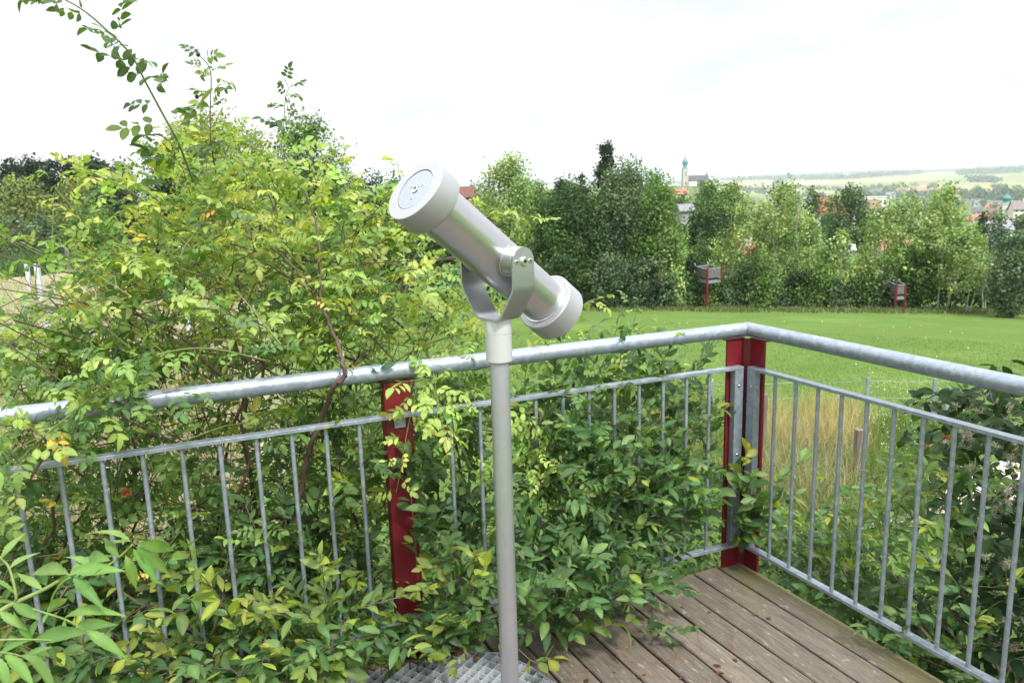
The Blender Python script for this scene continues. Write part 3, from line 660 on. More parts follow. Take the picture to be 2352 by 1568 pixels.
# hedge shrubs along the field edge
hd = [(1592, 640, 66), (1636, 612, 74), (1682, 628, 76), (1728, 590, 70), (1757, 634, 60), (1800, 645, 66), (1838, 622, 86), (1880, 600, 70), (1917, 640, 70), (1957, 640, 76), (2000, 612, 70), (2036, 628, 66), (2080, 640, 70), (2120, 560, 96), (2168, 585, 90), (2210, 622, 86), (2256, 596, 90), (2300, 640, 90), (2345, 600, 90)]
ordn = 'first second third fourth fifth sixth seventh eighth ninth tenth eleventh twelfth thirteenth fourteenth fifteenth sixteenth seventeenth eighteenth nineteenth'.split()
for i, (px, top, w) in enumerate(hd):
    g = ground_at(px, 716 + (px - 1600) * .003); k = ('dark', 'mid', 'grey')[(i * 7) % 3]
    tree('hedge_shrub', f'{dict(dark="dark", mid="mid", grey="blue")[k]} green hedge shrub, {ordn[i]} from the left along the far lawn edge', px, math.hypot(g[0], g[1]) + random.uniform(2.2, 3.8), top, w, k, BUSH, zc=.12, dens=1.0, nb=34, sig=.12, group='hedge shrubs along the lawn edge', multi=3, trunk=.6, tr=.02, cat='shrub')
# trees further back
for nm, lab, px, d, top, w, k, pr in (
    ('far_tree', 'hazy green tree on the skyline behind the loose green tree', 1105, 170, 418, 80, 'mid', BUSH), ('far_tree', 'green skyline tree between the telescope cap and the brown house', 1030, 165, 424, 60, 'mid', BUSH), ('far_tree', 'low green skyline tree left of the dense group', 1215, 175, 420, 80, 'mid', BUSH), ('far_tree', 'low green skyline trees behind the dark group', 1310, 165, 420, 90, 'dark', BUSH), ('far_tree', 'dark skyline tree between columnar poplar and grey tree', 1440, 175, 408, 90, 'dark', BUSH),
    ('far_tree', 'dark round tree on the skyline left of the church', 1500, 150, 400, 90, 'mid', OV), ('far_tree', 'small dark pointed conifer left of the columnar poplar', 1337, 140, 396, 26, 'conif', CON),
    ('far_tree', 'small round dark tree beside the pointed conifer', 1285, 150, 412, 36, 'conif', OV), ('far_tree', 'mid green tree between the loose tree and the dense group', 1240, 130, 418, 60, 'mid', OV),
    ('far_tree', 'broad green tree directly below the church', 1560, 160, 446, 80, 'mid', OV), ('far_tree', 'olive green tree below the church nave', 1630, 150, 420, 80, 'mid', OV), ('far_tree', 'dark conifer right of the church nave', 1622, 190, 416, 22, 'conif', CON),
    ('far_tree', 'dark broad tree behind the left poplars', 1680, 130, 424, 70, 'dark', OV), ('far_tree', 'dark round tree above the middle poplar', 1796, 120, 424, 66, 'dark', OV), ('far_tree', 'small dark round tree in front of the pale fields', 1868, 200, 430, 32, 'dark', OV),
    ('far_tree', 'green hazy tree right of the small dark round one', 1915, 240, 445, 50, 'mid', OV), ('far_tree', 'large dark tree beside the red roofed house', 1957, 150, 436, 76, 'dark', OV), ('far_tree', 'dark low tree between the two white houses', 1928, 130, 500, 60, 'dark', OV),
    ('far_tree', 'dark green tree left of the flat white house', 1990, 150, 498, 60, 'dark', OV), ('far_tree', 'dark pointed conifer near the right edge below the town', 2262, 150, 480, 34, 'conif', CON), ('far_tree', 'brownish tree at the right edge in front of the town', 2300, 120, 492, 46, 'grey', OV), ('far_tree', 'dark bush low behind the small poplar', 1900, 110, 560, 60, 'dark', BUSH), ('far_tree', 'dark bush left of the alone poplar, behind the meadow', 1925, 105, 578, 40, 'dark', BUSH),
    ('far_tree', 'yellow green bush in the meadow gap behind the poplars', 1985, 100, 590, 70, 'light', BUSH), ('far_tree', 'pale green bush seen between poplar stems', 1840, 95, 590, 70, 'light', BUSH), ('far_tree', 'green bush behind the right poplars', 2080, 90, 560, 110, 'mid', BUSH), ('far_tree', 'green bush behind the grey right tree', 2240, 90, 560, 100, 'mid', BUSH), ('far_tree', 'low green bush behind the first hedge shrubs', 1680, 80, 600, 120, 'mid', BUSH)):
    tree(nm, lab, px, d, top, w, k, pr, zc=.04, dens=1.1, nb=28 if w < 60 else 44, sig=.11 if pr is not CON else .07)
# left side
for nm, lab, px, d, top, w, k, pr, dn in (
    ('dark_conifer', 'dark conifer at the left edge of the picture', 20, 125, 378, 70, 'conif', COLU, 2.2), ('dark_conifer', 'dark pointed conifer, second in the left row', 62, 128, 362, 60, 'conif', OV, 2.2), ('dark_conifer', 'dark conifer with ragged top, third in the left row', 108, 126, 366, 60, 'conif', COLU, 2.2),
    ('dark_conifer', 'dark conifer behind the left rose twigs, fourth in the left row', 160, 128, 366, 60, 'conif', COLU, 2.2), ('dark_conifer', 'dark conifer, fifth in the left row', 215, 126, 358, 70, 'conif', COLU, 2.2), ('dark_conifer', 'dark conifer, last of the left row behind the rose bush', 268, 124, 370, 70, 'conif', COLU, 2.2),
    ('willow_bush', 'light green rounded willow in front of the dark conifers at the left edge', 40, 95, 408, 125, 'willow', BUSH, 1.1), ('willow_bush', 'light green willow right of the first, half hidden by rose twigs', 172, 85, 424, 120, 'willow', BUSH, 1.1),
    ('willow_bush', 'low grey green bush below the left willow', 60, 80, 500, 190, 'grey', BUSH, 1.0), ('willow_bush', 'dark green low bush right of the left willows', 215, 78, 478, 140, 'mid', BUSH, 1.1), ('dark_conifer', 'very dark dense yew behind the rose bush', 370, 48, 400, 130, 'conif', BUSH, 1.2),
    ('birch_tree', 'thin feathery tree with bare twigs left of the big yellow green tree', 338, 60, 312, 60, 'dark', CON, .45), ('broadleaf_tree', 'big yellow green tree behind the rose bush', 508, 44, 226, 235, 'yel', RND, 3.4), ('broadleaf_tree', 'smaller yellow green tree behind the left half of the rose bush', 420, 50, 288, 130, 'yel', RND, 2.2),
    ('broadleaf_tree', 'mid green tree behind the right shoulder of the rose bush', 705, 46, 272, 190, 'mid', RND, 2.2), ('broadleaf_tree', 'dark green lower tree left of the telescope', 830, 56, 400, 150, 'dark', BUSH, 1.1), ('broadleaf_tree', 'small light tree left of the reddish roof', 905, 110, 398, 60, 'mid', OV, 1.0), ('far_tree', 'green hedge trees under the reddish roof', 960, 80, 470, 170, 'mid', BUSH, 1.1),
    ('dark_bush', 'dark bush under the telescope cap at the field edge', 900, 58, 520, 150, 'dark', BUSH, 1.1), ('dark_bush', 'dark bush beneath the telescope tube at the field edge', 1020, 56, 500, 160, 'dark', BUSH, 1.1), ('far_tree', 'tiny conifer tip just above the telescope cap', 992, 140, 386, 16, 'conif', CON, 1.2), ('dark_bush', 'dark green bush between the rose bush and the telescope', 780, 50, 480, 160, 'mid', BUSH, 1.1)):
    tree(nm, lab, px, d, top, w, k, pr, zc=.03, dens=dn, nb=50, sig=.095)
# ================================================================== BUILDINGS
def house(name, label, pxc, pyb, wpx, hpx, roof=.45, depth=.7, rot=0, wall=(.7, .68, .62), rc=(.32, .09, .06), group=None, dist=None, nw=3, flat=False, rows=1, cat='house', chim=True, detail=True):
    g = ground_at(pxc, pyb, 60) if dist is None else at_h(pxc, pyb, dist); d = math.hypot(g[0], g[1])
    w = wpx / 1801 * d; h = hpx / 1801 * d; hw_ = h * (1 - roof) if not flat else h; az = math.atan2(g[0], g[1]) - rot
    u = np.array([math.cos(az), -math.sin(az), 0]); v = np.array([math.sin(az), math.cos(az), 0]); dp = w * depth
    root = thing(name, g, label, cat, group); c = np.array([g[0], g[1], g[2]])
    mb = MB(); mb.box(c + np.array([0, 0, hw_ / 2 - 1]), u, v, (0, 0, 1), w / 2, dp / 2, hw_ / 2 + 1, wall)
    if not flat:  # gable ends
        for s in (-1, 1):
            e = c + u * s * (w / 2 - .01) + np.array([0, 0, hw_]); mb.add([e - v * dp / 2, e + v * dp / 2, e + np.array([0, 0, h - hw_ - .02])], [(0, 1, 2)], wall)
    wl = mb.build('wall', M['tint'], root)
    mb = MB()
    if flat: mb.box(c + np.array([0, 0, hw_ + .15]), u, v, (0, 0, 1), w / 2 + .2, dp / 2 + .2, .15, rc)
    else:
        o = .35; t = .18; ov = (h - hw_) / (dp / 2) * o
        for s in (-1, 1):
            A = c + v * s * (dp / 2 + o) + np.array([0, 0, hw_ - ov]); B = c + np.array([0, 0, h]); V = [A - u * (w / 2 + o), A + u * (w / 2 + o), B + u * (w / 2 + o), B - u * (w / 2 + o)]
            up = np.array([0, 0, t]); V = V + [q + up for q in V]; mb.add(V, [(0, 1, 2, 3), (7, 6, 5, 4), (0, 4, 5, 1), (1, 5, 6, 2), (3, 7, 4, 0)], rc)
    rf = mb.build('roof', M['roof'], root)
    if detail:
        if chim and not flat:
            mb = MB(); q = c + u * w * .18 + v * dp * -.06 + np.array([0, 0, h]); mb.box(q, u, v, (0, 0, 1), .35, .35, .9, (.6, .55, .5)); mb.build('chimney', M['tint'], rf)
        for r in range(rows):
            for i in range(nw):
                q = c - v * (dp / 2 + .03) + u * w * ((i + .5) / nw - .5) + np.array([0, 0, hw_ * ((r + .55) / rows)])
                mb = MB(); mb.box(q, u, v, (0, 0, 1), w / nw * .2, .03, hw_ / rows * .22); mb.build('window', M['glass'], root)
    return root
house('red_roof_house', 'white house with a bright red roof beside the large dark tree', 1905, 518, 62, 58, .6, .8, .25, (.72, .68, .55), (.36, .09, .06), nw=2)
house('white_house', 'white flat roofed house left of the right hand poplars', 1962, 530, 44, 30, 0, .6, .15, (.78, .77, .72), (.3, .33, .4), flat=True, nw=2)
house('grey_shed', 'pale grey low building behind the small alone poplar', 1935, 585, 40, 20, .4, .6, .2, (.5, .48, .46), (.42, .42, .44), nw=2)
house('red_roof_house', 'small orange roofed house just below the church', 1563, 452, 30, 16, .6, .8, .3, (.6, .5, .42), (.42, .16, .10), nw=2)
house('grey_roof_house', 'grey roofed house half hidden right of the dense tree group', 1572, 492, 30, 20, .5, .8, .5, (.30, .30, .33), (.22, .23, .26), dist=130, chim=False)
house('brick_house', 'brownish house hidden low behind the dense trees and first poplar', 1590, 640, 30, 40, .4, .8, .3, (.30, .15, .11), (.28, .10, .07), dist=85)
house('brick_house', 'red brown roofed house seen between the left poplar trunks', 1712, 590, 34, 26, .5, .8, -.3, (.45, .28, .2), (.30, .11, .08), dist=100)
house('red_roof_house', 'reddish roofed house left of the telescope cap', 912, 462, 56, 30, .65, .8, .2, (.42, .36, .30), (.22, .08, .06), dist=150)
house('red_roof_house', 'red brown house directly right of the telescope cap', 1072, 466, 34, 34, .5, .8, .2, (.22, .11, .09), (.17, .07, .055), dist=140, chim=False)
house('white_house', 'pale blue white house low behind the rightmost trees', 2288, 545, 40, 30, .45, .9, .4, (.68, .76, .78), (.26, .27, .31), dist=170)
house('white_house', 'cream house at the right edge below the church of the town', 2340, 500, 30, 32, .45, .8, .4, (.7, .66, .56), (.24, .2, .2), dist=320, rows=2)
house('red_roof_house', 'pinkish roofed house hidden behind the right hand poplars', 2050, 585, 50, 28, .6, .8, .4, (.55, .45, .4), (.36, .15, .12), dist=140)
house('white_house', 'white house with a bright gable above the dark low tree', 2000, 498, 34, 34, .55, .8, .9, (.75, .73, .68), (.25, .14, .11), dist=260)
house('white_house', 'bright white block house above the small gable house', 2012, 478, 40, 22, 0, .8, .2, (.8, .8, .8), (.6, .62, .66), flat=True, dist=420)
tk = random.Random(5)
RC = [('red', (.36, .14, .10)), ('grey', (.2, .2, .22)), ('brown', (.22, .14, .11)), ('orange', (.5, .2, .12)), ('dark', (.13, .13, .15))]
WC = [('white', (.75, .73, .7)), ('cream', (.66, .58, .42)), ('grey', (.5, .5, .5)), ('pink', (.62, .48, .42))]
for i in range(46):
    px = tk.uniform(2205, 2400) if i < 32 else tk.uniform(1990, 2210); py = tk.uniform(472, 512) if i < 32 else tk.uniform(446, 486)
    rn, rc = tk.choice(RC); wn, wc = tk.choice(WC)
    house('town_house', f'tiny {wn} house with {rn} roof in the distant town on the right', px, py, tk.uniform(14, 26), tk.uniform(10, 16), tk.uniform(.35, .55), tk.uniform(.6, 1), tk.uniform(-1, 1), wc, rc, 'houses of the distant town', nw=2, chim=False)
def church(name, label, px, top, dome_px, base_py, dist, w, nave=True, body=(.5, .45, .39)):
    P = at_h(px, top, dist); z0 = float(terr(P[0], P[1])); g = np.array([P[0], P[1], z0]); s = dist / 1801; az = math.atan2(P[0], P[1]) - .35
    u = np.array([math.cos(az), -math.sin(az), 0]); v = np.array([math.sin(az), math.cos(az), 0]); root = thing(name, g, label, 'church')
    zt = P[2]; zd = at_h(px, dome_px, dist)[2]; mb = MB(); mb.box((g[0], g[1], (z0 + zd) / 2), u, v, (0, 0, 1), w / 2, w / 2, (zd - z0) / 2)
    mb.box((g[0], g[1], zd + .01 * w), u, v, (0, 0, 1), w * .56, w * .56, w * .05); mb.box((g[0], g[1], zd - w * 1.55), u, v, (0, 0, 1), w * .54, w * .54, w * .04)
    tw = mb.build('tower', mat('church_plaster', body, .85), root)
    Hh = zt - zd; r = w / 2; mb = MB(); mb.lathe((g[0], g[1], zd + w * .06), (0, 0, 1), [(r * 1.1, 0), (r * .95, Hh * .05), (r * .78, Hh * .10), (r * .72, Hh * .16), (r * .8, Hh * .22), (r * 1.02, Hh * .29), (r * 1.1, Hh * .35), (r * 1.02, Hh * .43), (r * .75, Hh * .5), (r * .42, Hh * .57), (r * .2, Hh * .64), (r * .1, Hh * .75), (r * .04, Hh)], 16)
    mb.build('onion_dome', M['copper'], root, 40)
    for sd in (-v, u, -u):
        for zz, hh in ((zd - w * .9, w * .42), (zd - w * 2.6, w * .3)):
            mb = MB(); mb.box(np.array([g[0], g[1], zz]) + sd * (w / 2 + .02), np.cross(sd, (0, 0, 1)), sd, (0, 0, 1), w * .13, .05, hh); mb.build('window', M['glass'] if hh < w * .4 else M['copper'], tw)
    if nave:
        nl, nh = w * 4.0, w * .9; c = g + u * (w / 2 + nl / 2) ; zb = at_h(px, base_py, dist)[2]
        mb = MB(); mb.box((c[0], c[1], (z0 + zb) / 2 - .3), u, v, (0, 0, 1), nl / 2, w * .8, (zb - z0) / 2 + .3)
        for s_ in (-1, 1):
            e = np.array([c[0], c[1], zb]) + u * s_ * (nl / 2 - .02); mb.add([e - v * w * .8, e + v * w * .8, e + np.array([0, 0, nh])], [(0, 1, 2)])
        nv = mb.build('nave', mat('nave_plaster', (.72, .70, .6), .85), root); mb = MB(); cz = np.array([c[0], c[1], zb])
        for s_ in (-1, 1):
            A = cz + v * s_ * w * .88 - np.array([0, 0, .3]); B = cz + np.array([0, 0, nh + .2]); V = [A - u * nl * .51, A + u * nl * .49, B + u * nl * .49, B - u * nl * .51]; mb.add(V + [q + np.array([0, 0, .4]) for q in V], [(0, 1, 2, 3), (7, 6, 5, 4), (0, 4, 5, 1), (1, 5, 6, 2), (3, 7, 4, 0)])
        mb.build('roof', mat('slate_roof', (.07, .065, .07), .8), root)
church('church', 'church with tall cream tower and green onion dome on the skyline', 1574, 350, 388, 416, 1000, 6.6)
church('church', 'small hazy church with thin green spire in the distant town', 2314, 437, 468, 480, 640, 5.5, False, (.6, .58, .54))
# distant trees of town and fields: individuals large enough to tell apart
pt = []
for i, (w, k) in enumerate(((1.0, 'mid'), (1.2, 'grey'), (.8, 'dark'), (1.1, 'light'))):
    root = thing('distant_tree', (0, 0, 0), 'small hazy tree among the distant town and fields', 'tree', 'distant trees around the town')
    cluster_tree(root, 10, 11 * w, OV if i % 2 else BUSH, 420, 1.5, G[k], (1, 1, 1), 18, .13, .6, None, .03, 1, 1, .02); pt.append(root)
spots = []
for i in range(150):
    if i < 85: px, py = tk.uniform(1960, 2420), tk.uniform(432, 476)
    elif i < 120: px, py = tk.uniform(1880, 2420), tk.uniform(470, 540)
    else: px, py = tk.uniform(1590, 2100), tk.uniform(425, 470)
    spots.append(ground_at(px, py, 120))
bearing = lambda g: math.degrees(math.atan2(g[0], g[1]))
for i, g in enumerate(spots):
    src = pt[i % 4]; d = math.hypot(g[0], g[1])
    if i < 4: root = src
    else:
        root = src.copy(); COL.objects.link(root)
        for c in src.children: q = c.copy(); COL.objects.link(q); q.parent = root
    root.location = g; s = min(1.5, max(.5, d / 1100)) * tk.uniform(.8, 1.3); root.scale = (s, s, s * tk.uniform(.8, 1.1)); root.rotation_euler = (0, 0, tk.uniform(0, 6))
# wooded strips in the far fields and on the crest
def woods(name, segs):
    LV = Leaves(); P = []; S = []
    for px0, py0, px1, py1, n, sz, th in segs:
        for i in range(n):
            t = random.random(); g = ground_at(px0 + (px1 - px0) * t, py0 + (py1 - py0) * t + random.uniform(0, th), 300); P.append(g + np.array([random.gauss(0, sz * .4), random.gauss(0, sz * .4), random.uniform(.05, 1) * sz])); S.append(sz * .8)
    P = np.array(P); S = np.array(S); n = len(P); LV.add(T_KITE, P, rng.normal(0, 1, (n, 3)), rng.normal(0, .7, (n, 3)) + np.array([0, -.5, .8]), S, S * .5, palette(n, [(.04, .075, .035), (.05, .09, .04)], (1, 1)), .2, .1)
    tag(LV.build(name, M['leaf_far']), 'hazy wooded strips between the distant fields', 'woodland', kind='stuff')
woods('distant_woodland', [(1650, 412, 1960, 407, 1500, 14, 5), (1960, 406, 2120, 394, 900, 14, 5), (2200, 396, 2352, 389, 900, 16, 8), (2226, 414, 2290, 416, 500, 14, 4), (1780, 428, 1980, 438, 420, 9, 4), (1960, 440, 2352, 446, 1500, 9, 16), (1650, 424, 1760, 440, 500, 9, 8)])
# wind turbines on the skyline
for i, (px, py, lab) in enumerate(((1654, 402, 'pale wind turbine nearest the church on the hazy crest'), (1676, 404, 'pale wind turbine, second from the church'), (1716, 405, 'pale wind turbine, third from the church'), (1832, 403, 'pale wind turbine furthest right, above the poplars'))):
    d = 5200; P = at_h(px, py, d); z0 = float(terr(P[0], P[1])); root = thing('wind_turbine', (P[0], P[1], z0), lab, 'wind turbine', 'wind turbines on the crest')
    mb = MB(); mb.lathe((P[0], P[1], z0 - 2), (0, 0, 1), [(2.0, 0), (1.2, P[2] - z0)], 10); mb.build('mast', M['white'], root, 40)
    for k in range(3):
        a = R(120 * k + 20 * i + 8); e = P + np.array([math.cos(a), 0, math.sin(a)]) * 17; mb = MB(); mb.tube([P - np.array([0, 2, 0]), (P + e) / 2 - np.array([0, 2, 0]), e - np.array([0, 2, 0])], [1.0, .8, .25], 5); mb.build('blade', M['white'], root)
# ================================================================== RED LEGGED BOXES
def box_stand(name, label, pl, pn, pr, py_base, py_top, py_bot, lit='meshpanel', xb=True, near=.9, far=1.6, rleg=False):
    """pl, pn, pr: pixels of the left, nearest and right corner; the body hangs over the lawn, a walkway leads back to the bank"""
    g = ground_at(pn, py_base); d = math.hypot(g[0], g[1]) + 1.4; g = at_h(pn, py_base, d); g[2] = float(terr(g[0], g[1])); z = np.array([0, 0, 1.0]); zt = at_h(pn, py_top, d)[2]; zb = at_h(pn, py_bot, d)[2]
    A = at_h(pl, py_base, d + far)[:2]; B = g[:2]; Cc = at_h(pr, py_base, d + near)[:2]; D = A + Cc - B; root = thing(name, g, label, 'raised platform')
    cs = [np.array([*q, 0.0]) for q in (A, B, Cc, D)]; u = unit(cs[1] - cs[0]); v = np.cross(z, u)
    for i, p in enumerate(cs):
        z0 = float(terr(p[0], p[1])) - .1 if i in (0, 1) or rleg else zb - .05
        mb = MB(); mb.box((p[0], p[1], (z0 + zt + .08) / 2), u, v, (0, 0, 1), .055, .055, (zt + .08 - z0) / 2); mb.build('post', M['red'], root)
    if xb:
        a, b_ = cs[0] + u * .07, cs[1] - u * .07; zg = g[2] + .1; h = zb - .1
        mb = MB(); mb.tube([a + z * zg, b_ + z * h], .03, 4); mb.build('cross_brace', M['red'], root); mb = MB(); mb.tube([b_ + z * zg + v * .07, a + z * h + v * .07], .03, 4); mb.build('cross_brace', M['red'], root)
    hp = zb + (zt - zb) * .3
    for i in range(4):
        P0, P1 = cs[i], cs[(i + 1) % 4]; q = unit(P1 - P0); m_ = (P0 + P1) / 2; ln = np.linalg.norm(P1 - P0) / 2 - .062; nn = np.cross(q, z)
        mb = MB(); mb.box((m_[0], m_[1], (hp + .06 + zt) / 2), q, nn, z, ln, .015, (zt - hp - .06) / 2); mb.build('mesh_panel', M['meshpanel'], root)
        mb = MB(); mb.box((m_[0], m_[1], (zb + hp) / 2 - .03), q, nn, z, ln, .03, (hp - zb) / 2 - .03); mb.build('skirt_panel', M['slab'], root)
        mb = MB(); mb.box((m_[0], m_[1], zt + .03), q, nn, z, ln, .035, .025); mb.build('top_rail', M['slab'], root)
    mb = MB(); m_ = sum(cs) / 4; mb.box((m_[0], m_[1], hp + .02), u, v, z, np.linalg.norm(cs[1] - cs[0]) * .42, .5, .03); mb.build('floor_plate', M['joist'], root)
    for k in (0, 1):
        p = cs[0] * (1 - k) + cs[3] * k; e = p - u * 2.4 + v * .8
        for hz_, r_ in ((hp + .05, .05), (zt - .02, .035)):
            mb = MB(); mb.tube([p + z * hz_, e + z * hz_], r_, 5); mb.build('walkway_rail', M['oldwood'] if r_ > .04 else M['zinc_post'], root)
box_stand('stilted_box', 'grey mesh viewing box on tall crossed red legs at the lawn edge', 1598, 1623, 1654, 714, 620, 652)
box_stand('stilted_box', 'smaller pale box on two thin red legs among the hedge shrubs', 2030, 2055, 2076, 719, 656, 688, xb=False, near=.25, far=2.2, rleg=True)
# fence posts in the meadow
def post_at(name, label, px, pyt, pyb, wpx, m, group, cat='fence post', wood=False, lean=0):
    g = ground_at(px, pyb); d = math.hypot(g[0], g[1]); top = at_h(px, pyt, d)[2]; r = wpx / 1801 * d / 2; mb = MB()
    if wood:
        K = 9; z = np.linspace(g[2] - .3, top, 8); mb.tube([(g[0] + lean * (q - g[2]), g[1], q) for q in z], [r * random.uniform(.92, 1.08) for _ in z], K)
    else: mb.box((g[0], g[1], (g[2] - .3 + top) / 2), (1, 0, 0), (0, 1, 0), (0, 0, 1), r, r * .7, (top - g[2] + .3) / 2)
    o = mb.build(name, m, None, 40 if wood else None, 0 if wood else .004)
    tag(o, label, cat, group); return g, top
FG = 'fence posts of the meadow fence'
fp = [post_at('fence_post', l, x, t, b, w, M['zinc_post'], FG) for l, x, t, b, w in (('thin grey fence post just left of the red corner post', 1634, 876, 965, 7), ('thin grey fence post right of the red corner post', 1823, 872, 945, 6), ('grey fence post right of the wooden stump', 1988, 866, 975, 7), ('grey fence post beside the thicker one on the right', 2141, 868, 962, 7), ('thickest grey fence post left of the dark climber', 2167, 888, 1042, 11), ('thin grey fence post under the right handrail', 2292, 852, 935, 6))]
post_at('wooden_post', 'weathered wooden stump standing in the dry grass', 1970, 985, 1110, 21, M['oldwood'], None, wood=True, lean=-.02)
post_at('wooden_post', 'weathered wooden post mostly hidden behind the red corner post', 1752, 905, 1060, 13, M['oldwood'], None, wood=True)
wr = []
for (g1, t1), (g2, t2) in ((fp[0], fp[1]), (fp[1], fp[2]), (fp[2], fp[3]), (fp[3], fp[5])):
    mb = MB()
    for k in (.06, .4, .75):
        a = np.array([g1[0], g1[1], t1 - k]); b = np.array([g2[0], g2[1], t2 - k]); mb.tube([a, (a + b) / 2 - np.array([0, 0, .03]), b], .004, 4)
    tag(mb.build('fence_wire', M['wire']), 'thin sagging fence wires between grey posts %d' % 0 if False else 'thin wires strung between the meadow fence posts', 'wire', 'wires of the meadow fence')
for l, x, t, b, w, m in (('pale metal post standing in the dry field beyond the rose', 96, 605, 690, 9, 'pale_post'), ('pale leaning metal post low in the dry grass on the left', 118, 720, 800, 12, 'pale_post'), ('tall pale pole seen through the middle of the rose bush', 438, 485, 780, 9, 'pale_post'), ('pale metal post beside the field gate', 70, 600, 668, 7, 'pale_post')):
    post_at('metal_post', l, x, t, b, w, M[m], None)
post_at('wooden_post', 'grey wooden gate post in front of the maize', 161, 570, 630, 8, M['oldwood'], None, wood=True); post_at('wooden_post', 'grey wooden post at the right end of the field barrier', 322, 600, 655, 10, M['oldwood'], None, wood=True)
ga, gb = ground_at(176, 640), ground_at(212, 640); z_ = at_h(190, 616, math.hypot(ga[0], ga[1]))[2]
mb = MB(); mb.tube([(ga[0], ga[1], z_), (gb[0], gb[1], z_)], .07, 8); mb.tube([(ga[0], ga[1], ga[2]), ((ga[0] * 2 + gb[0]) / 3, (ga[1] * 2 + gb[1]) / 3, z_ - .05)], .06, 6); mb.tube([((ga[0] + 2 * gb[0]) / 3, (ga[1] + 2 * gb[1]) / 3, ga[2]), ((ga[0] + 2 * gb[0]) / 3, (ga[1] + 2 * gb[1]) / 3, z_ - .05)], .06, 6)
tag(mb.build('field_barrier', M['oldwood'], None, 40), 'low grey wooden barrier rail in the field behind the rose', 'barrier')
# ================================================================== SHRUBS
ROSE_C = [(.10, .20, .07), (.18, .30, .085), (.26, .37, .105), (.36, .42, .115), (.48, .36, .07)]
PLUM_C = [(.07, .15, .062), (.105, .205, .075), (.165, .275, .095), (.33, .42, .08)]
def shrub(name, label, cat, root_px, targets, leafer, nroots=3, twig=(.12, .3), rt=.0013, rmax=.014, up=.35, spread=.6, group=None, barkc=((.13, .16, .045), (.085, .05, .035)), wob=.07, arch=.12, along=True, spacing=.04, extra=None, sides=5, zroot=None):
    """root_px: list of 3d root points; leafer(LV, P, T, s, zone) adds leaves on shoots"""
    T = np.array([t[:3] for t in targets]); zone = [t[3] for t in targets]
    r0 = np.mean(root_px, axis=0); root = thing(name, r0, label, cat, group); RP = [[], []]
    mean = T.mean(0)
    for q in root_px:
        q = np.asarray(q, float); near = T[np.argsort(np.linalg.norm(T[:, :2] - q[:2], axis=1))[:max(5, len(T) // 6)]].mean(0)
        RP[0].append(q); RP[1].append(-1 if not RP[1] else 0)
        for i in range(1, 6):
            t = i / 6; RP[1].append(len(RP[0]) - 1); RP[0].append(q * (1 - t) + near * t + rng.normal(0, .04, 3) + np.array([0, 0, .25]) * 4 * t * (1 - t) * .4)
    pos, par, w, ch = grow(RP, T, 4, wob, arch)
    # map chain back to its target zone
    mb = MB(); LV = Leaves(); rad = lambda k: min(rmax, rt * max(w[k], 1) ** .42)
    for k in range(1, len(RP[0])):
        if par[k] > 0 or (par[k] == 0 and k > 0 and RP[1][k] == 0 and k < 7): mb.tube([pos[par[k]], pos[k]], [rad(par[k]), rad(k)], 6, barkc[1])
    for c in ch:
        end = pos[c[-1]]; zi = int(np.argmin(np.linalg.norm(T - end, axis=1))); z = zone[zi]
        d0 = unit(pos[c[-1]] - pos[c[-2]]); out = unit(end - np.array([r0[0], r0[1], end[2] - .6])); d = unit(d0 * .5 + out * spread + np.array([0, 0, up]) + rng.normal(0, .42, 3))
        if z.get('dir') is not None: d = unit(np.array(z['dir']) + rng.normal(0, .3, 3))
        L = random.uniform(*twig) * z.get('len', 1); sh = [end]; dd = d
        for i in range(4):
            dd = unit(dd + np.array([0, 0, -.10]) + rng.normal(0, .07, 3)); sh.append(sh[-1] + dd * L / 4)
        pts = smooth_path(list(pos[c]) + sh[1:], 3); rr = np.interp(np.linspace(0, 1, len(pts)), np.linspace(0, 1, len(c) + 4), [rad(k) for k in c] + [rt, rt * .9, rt * .75, rt * .5])
        if w[c[0]] > 0: rr[0] = min(rr[0], rr[1] * 1.5)
        thick = rr.mean() > rt * 2.4
        mb.tube(pts, rr, sides, barkc[1] if thick or random.random() < .35 else barkc[0])
        Ps, Ts, s = resample(np.array(sh), spacing * .9); leafer(LV, Ps, Ts, s, z, True)
        if along and len(c) > 2:
            q = pos[c]; Pa, Ta, sa = resample(q, spacing * 1.5); keep = (sa > .25) & (rng.random(len(sa)) < z.get('along', .8))
            if keep.any(): leafer(LV, Pa[keep], Ta[keep], sa[keep] * 0, z, False)
    if extra: extra(mb, LV)
    mb.build('stems', M['stem'], root, 50); LV.build('foliage', M['leaf'], root); return root
def zsamp(poly, side, d0, d1, n, zone, zmin=-2.4):
    out = []
    while len(out) < n:
        (px, py), = sample_poly(poly, 1); d = random.uniform(d0, d1); p = on_plane(px, py, side, d)
        if p[2] < zmin or (d < 0 and p[2] < .05): continue
        out.append((*p, zone))
    return out
def rose_leafer(LV, P, T, s, z, tip):
    n = len(P)
    if n == 0: return
    w = z.get('w', (1, 2, 2, .9, .16)); ci = rng.choice(4, p=np.array(w[:4]) / sum(w[:4])); C = np.tile(ROSE_C[ci], (n, 1)); mixn = rng.random(n) < .4; C[mixn] = palette(int(mixn.sum()), ROSE_C, w, .1)
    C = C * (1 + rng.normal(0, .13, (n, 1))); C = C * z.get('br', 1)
    if tip: C = C * (1 + .25 * s[:, None] * np.array([1.1, .9, .6]))
    D = side_dirs(T, .5, .2); sz = rng.uniform(.075, .13, n) * z.get('sz', 1) * (1 - .35 * s * (1 if tip else 0))
    compound(LV, None, P, D, np.clip(C, .004, .8), sz, 3, .29)
